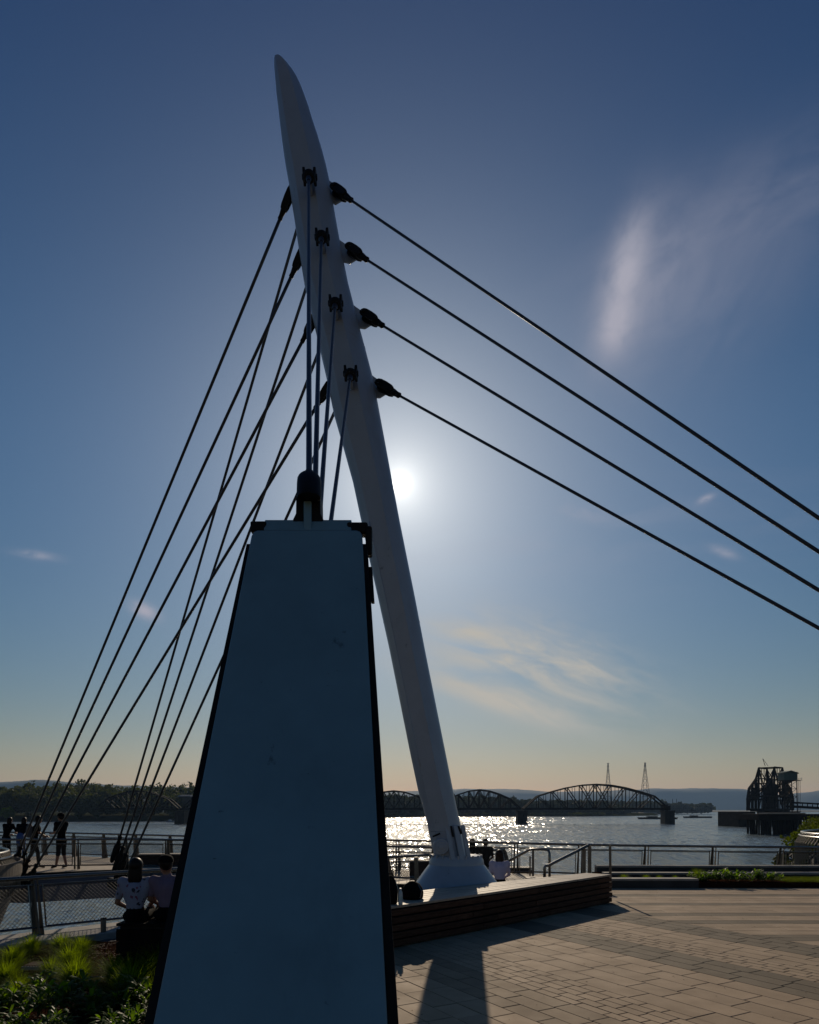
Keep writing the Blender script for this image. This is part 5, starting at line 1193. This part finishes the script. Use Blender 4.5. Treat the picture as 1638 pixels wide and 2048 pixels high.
# swing span opened towards us, control cabin on stilts, approach span
DS = 330.0
ss = thing('swing_bridge', W(1550, 1620, DS).xy.to_3d() + Vector((0, 0, WATER)), 'dark open swing truss with peaked centre standing on its round river pier', 'bridge')
def sx(px): return (px - 819) / F * DS
def sz(py): return H + (1620 - py) / F * DS
yawd = Vector((math.cos(R(40)), math.sin(R(40)), 0)); cen = Vector((sx(1541), DS, 0)); wdv = Vector((-yawd.y, yawd.x, 0))
q = MB(); prof2 = [(-17.2, 5.0), (-15.4, 10.4), (-11.5, 12.8), (-7.8, 15.2), (-4.4, 20.6), (4.4, 20.6), (7.2, 15.0), (10.6, 12.8), (14.6, 10.6), (17.8, 5.0)]; zb = sz(1619)
lev = {}
for sg in (-1, 1):
    o_ = cen + wdv * 3.6 * sg
    tops = [o_ + yawd * a + Vector((0, 0, zb + h - .5)) for a, h in prof2]; bots = [o_ + yawd * a + Vector((0, 0, zb)) for a, h in prof2]; mids = [o_ + yawd * a + Vector((0, 0, zb + 6.3)) for a, h in prof2]
    lev[sg] = (tops, bots, mids)
    for i in range(len(prof2)):
        q.bar(tops[i], bots[i], .55); 
        if i < len(prof2) - 1:
            q.bar(tops[i], tops[i + 1], .7); q.bar(bots[i], bots[i + 1], .8, 1.0); q.bar(mids[i], mids[i + 1], .5, .8); q.bar(tops[i], bots[i + 1], .35); q.bar(bots[i], tops[i + 1], .35); q.bar(tops[i], mids[i + 1], .3)
            for fz in (.33, .66): 
                a_ = bots[i].lerp(bots[i + 1], fz); c_ = tops[i].lerp(tops[i + 1], fz); q.bar(a_, c_, .22)
for i in range(len(prof2)):
    for k in range(3): q.bar(lev[-1][k][i], lev[1][k][i], .45)
    q.bar(lev[-1][0][i], lev[1][2][i], .3); q.bar(lev[1][0][i], lev[-1][2][i], .3)
q.build('swing_truss', RIVETED, ss, fix=False)
q = MB(); q.box(cen + Vector((0, 0, zb + 9.5)), (5, 4, 5.0)); q.build('machine_house', RIVETED, ss)
q = MB(); q.bar(cen + Vector((-2.6, 0, zb + 21)), cen + Vector((-3.8, 0, zb + 24.6)), .18); q.bar(cen + Vector((-1.2, 0, zb + 21)), cen + Vector((-3.8, 0, zb + 24.6)), .14); q.build('signal_mast', RIVETED, ss)
q = MB(); q.box(cen + Vector((0, 0, zb - .6)), (5.8, 31, .6), M=Matrix.Rotation(R(40 - 90), 4, 'Z')); q.build('rail_deck', RIVETED, ss)
q = MB(); q.lathe([(9.2, WATER - 2), (9.2, sz(1624)), (9.6, sz(1624)), (9.6, sz(1622.5)), (6.5, sz(1622.5)), (6.5, zb - .9)], (cen.x + 1.5, DS - 4, 0), 24); q.build('pivot_pier', PIERST, ss, smooth=True, auto=40)
q = MB(); q.box(((1494 - 819) / F * 298, DS - 22, (WATER + sz(1623)) / 2 - 1), (7.4, 20, sz(1623) - WATER + 2)); q.build('fender_pier', PILE, ss)
# control cabin
cb = thing('control_cabin', (sx(1577), 300, WATER), 'green pitched-roof control cabin on tall stilts beside the swing span', 'cabin')
def cx3(px): return (px - 819) / F * 300
def cz3(py): return H + (1620 - py) / F * 300
q = MB(); q.box((cx3(1575), 300, cz3(1552.5)), (5.9, 5, cz3(1545) - cz3(1561))); q.build('wall', CABIN, cb)
q = MB(); q.prism([(cx3(1559.5), 297, cz3(1546)), (cx3(1575), 297, cz3(1541.5)), (cx3(1590), 297, cz3(1546.5)), (cx3(1590), 297, cz3(1548)), (cx3(1575), 297, cz3(1543.5)), (cx3(1559.5), 297, cz3(1548))], (0, 6, 0)); q.build('roof', CABIN, cb)
q = MB(); q.prism([(cx3(1562), 297.6, cz3(1547)), (cx3(1575), 297.6, cz3(1543)), (cx3(1588), 297.6, cz3(1547.3))], (0, 4.8, 0)); q.build('gable', CABIN, cb)
q = MB(); q.box((cx3(1577), 300, cz3(1561.5)), (7.4, 6, .25)); q.bar((cx3(1596), 297.2, cz3(1562)), (cx3(1596), 297.2, cz3(1556)), .12); q.build('platform', RIVETED, cb)
q = MB(); q.prism([(cx3(1574), 299, cz3(1561.7)), (cx3(1584), 299, cz3(1561.7)), (cx3(1579), 299, cz3(1566))], (0, 2, 0)); q.build('hopper', RIVETED, cb)
q = MB()
lx = [cx3(1566), cx3(1588)]
for x_ in lx:
    for y_ in (298, 302): q.bar((x_, y_, cz3(1561)), (x_ + (.3 if x_ > 167 else -.3), y_, cz3(1632)), .28)
for pya, pyb in ((1563, 1578), (1578, 1594), (1594, 1608)):
    for y_ in (298, 302): q.bar((lx[0], y_, cz3(pya)), (lx[1], y_, cz3(pyb)), .14); q.bar((lx[1], y_, cz3(pya)), (lx[0], y_, cz3(pyb)), .14); q.bar((lx[0], y_, cz3(pyb)), (lx[1], y_, cz3(pyb)), .2)
q.build('leg_frame', RIVETED, cb, fix=False)
q = MB()
for px in (1591, 1595): q.bar((cx3(px), 298, cz3(1556)), (cx3(px), 298, cz3(1628)), .09)
for k in range(34): q.bar((cx3(1591), 298, cz3(1558 + k * 2)), (cx3(1595), 298, cz3(1558 + k * 2)), .05)
q.build('ladder', RIVETED, cb, fix=False)
ap = thing('approach_span', (sx(1640), 290, WATER), 'low dark girder approach span running right from the swing bridge', 'bridge')
q = MB()
def apx(px): return (px - 819) / F * 290
def apz(py): return H + (1620 - py) / F * 290
for y_ in (289, 293): q.bar((apx(1578), y_, apz(1604.5)), (apx(1760), y_, apz(1614)), .4, .5); q.bar((apx(1578), y_, apz(1612.5)), (apx(1760), y_, apz(1623)), .6, .9)
for k in range(18):
    px = 1582 + k * 10; q.bar((apx(px), 289, apz(1604.7 + (px - 1578) * .052)), (apx(px), 289, apz(1612.7 + (px - 1578) * .058)), .28)
q.build('girder', RIVETED, ap, fix=False)
q = MB(); q.box((apx(1700), 291, (WATER + apz(1618)) / 2), (5, 6, apz(1618) - WATER)); q.build('bridge_pier', PIERST, ap)
# timber pile dock in front of the swing span
dk = thing('pile_dock', W(1560, 1640, 205).xy.to_3d() + Vector((0, 0, WATER)), 'old black timber dock on a thicket of piles in front of the swing span', 'dock')
def dxp(px, D=205): return (px - 819) / F * D
def dzp(py, D=205): return H + (1620 - py) / F * D
q = MB(); q.box(((dxp(1507) + dxp(1640)) / 2, 209, dzp(1634)), (dxp(1640) - dxp(1507), 14, dzp(1628) - dzp(1640))); q.build('dock_deck', PILE, dk)
q = MB(); q.box((dxp(1560), 204, dzp(1626.5)), (dxp(1600) - dxp(1525), 5, .35)); q.build('walkway', WOODG, dk)
for k in range(46):
    px = 1510 + (k % 23) * 4.4 + random.uniform(-1.2, 1.2); y_ = 202.5 if k < 23 else random.uniform(207, 215)
    q = MB(); q.tube([(dxp(px), y_, dzp(1640) + .5), (dxp(px) + random.uniform(-.5, .5), y_, WATER - 1)], random.uniform(.22, .36), 6); q.build('pile', PILE, dk, fix=False)
# transmission towers and small poles far away
def pylon(px, pt, pb, D, wb, label):
    x = (px - 819) / F * D; zt_ = H + (1620 - pt) / F * D; zb_ = WATER; t = thing('transmission_tower', (x, D, WATER), label, 'pylon', 'transmission towers beyond the river')
    q = MB(); w0 = wb; n = 9; hh = zt_ - zb_
    lv = [(zb_ + hh * (k / n), (w0 * (1 - k / n) ** 1.15 + 1.3) / 2) for k in range(n + 1)]
    C_ = [[Vector((x + a * w, D + c * w, z)) for a, c in ((-1, -1), (1, -1), (1, 1), (-1, 1))] for z, w in lv]; th = .55
    for k in range(n):
        for j in range(4): q.bar(C_[k][j], C_[k + 1][j], th); q.bar(C_[k][j], C_[k + 1][(j + 1) % 4], th * .6); q.bar(C_[k + 1][j], C_[k + 1][(j + 1) % 4], th * .6)
    q.build('lattice', RIVETED, t, fix=False)
    q = MB(); 
    for f_ in (.86, .93, .99): q.bar((x - 3.2, D, zb_ + hh * f_), (x + 3.2, D, zb_ + hh * f_), .45)
    q.build('cross_arm', RIVETED, t, fix=False)
pylon(1216, 1526, 1600, 1500, 17, 'thin lattice transmission tower rising above the crown of the truss arch')
pylon(1290, 1525, 1578, 1400, 22, 'taller-looking lattice transmission tower right of the truss arch peak')
for px, which in ((1330, 'leftmost'), (1345, 'middle'), (1353, 'rightmost')): tag(MB().bar(((px - 819) / F * 1300, 1300, WATER), ((px - 819) / F * 1300, 1300, H + (1620 - 1598) / F * 1300), .7).build('utility_pole', PILE), f'{which} of three faint utility poles above the far trees right of the bridge', 'pole', 'utility poles right of the truss bridge')

# ------------------------------------------------------------------ right shore: riprap slope and shrubs
b = MB(); b.add([Vector(p) for p in ((13.2, 19.2, -.6), (18.2, 29, -.6), (32.8, 55, -.4), (56, 90, -.2), (128, 200, 0), (300, 330, 0), (300, 20, 0), (60, 17, -.5),
                                  (12.2, 19.6, WATER - 1), (15.6, 29, WATER - 1), (28.5, 57, WATER - 1), (50, 92, WATER - 1), (118, 206, WATER - 1), (290, 345, WATER - 1))],
                [(0, 1, 2, 3, 4, 5, 6, 7), (0, 8, 9, 1), (1, 9, 10, 2), (2, 10, 11, 3), (3, 11, 12, 4), (4, 12, 13, 5)]); tag(b.build('shore_slope', LAWNG, fix=False), kind='structure')
rk = thing('riprap', (14, 26, WATER), 'slope of dark broken rocks below the curved railing at the right', 'rocks')
meshes = []
for i in range(6):
    bm = bmesh.new(); bmesh.ops.create_icosphere(bm, subdivisions=1, radius=1)
    for v in bm.verts: v.co *= random.uniform(.7, 1.15)
    for v in bm.verts: v.co.z *= .75
    me = bpy.data.meshes.new('rock'); bm.to_mesh(me); bm.free(); me.materials.append(ROCK); meshes.append(me)
for i in range(290):
    u = random.random() ** 1.3; Y = 20.5 + u * 40; k = random.random(); xe = .56 * Y + 2.4
    X = xe - k * (.08 * Y + 1.2); z = -.75 - 4.9 * k ** 1.8; s = random.uniform(.35, .7)
    o = bpy.data.objects.new('rock', random.choice(meshes)); COL.objects.link(o); o.parent = rk; o.location = Vector((X, Y, z)) - rk.location; o.rotation_euler = (random.uniform(0, 6), random.uniform(0, 6), random.uniform(0, 6)); o.scale = (s, s * random.uniform(.7, 1), s)
bs = []
for i in range(150): 
    X = random.uniform(21, 50); Y = X * 1.62 + random.uniform(-1, 9)
    if (X + 4 - 26) ** 2 + (Y - 28) ** 2 < 121: continue
    bs.append((X + 4, Y, random.uniform(-.6, .15) + (X - 20) * .01, random.uniform(.8, 1.6), random.uniform(.5, .95)))
V_, F_ = crowns(bs, .09, 520, 44); tag(npmesh('shore_shrubs', V_, F_, SHRUB), kind='stuff')
# weeds between the rocks under the curved railing
bs = [(random.uniform(19, 27), random.uniform(25, 38), random.uniform(-1.6, -.5), random.uniform(.3, .8), random.uniform(.3, .6)) for i in range(18)]
V_, F_ = crowns(bs, .07, 260, 45); tag(npmesh('bank_weeds', V_, F_, TREE), kind='stuff')

# prototypes used only as mesh sources
for pair in tp + lp:
    for o in pair: bpy.data.objects.remove(o)

# ------------------------------------------------------------------ air
b = MB(); b.box((0, 4050, 140), (14076, 8400, 300)); hzb = b.build('haze', DARKST, fix=False)
hm = bpy.data.materials.new('haze_air'); hm.use_nodes = True; ht = hm.node_tree; ht.nodes.clear(); pv = N(ht, 'ShaderNodeVolumePrincipled'); pv.inputs['Color'].default_value = (.38, .62, 1.0, 1)
pv.inputs['Density'].default_value = .000065; pv.inputs['Anisotropy'].default_value = .3
ho = N(ht, 'ShaderNodeOutputMaterial'); ht.links.new(pv.outputs[0], ho.inputs['Volume']); hzb.data.materials.clear(); hzb.data.materials.append(hm); tag(hzb, kind='stuff')
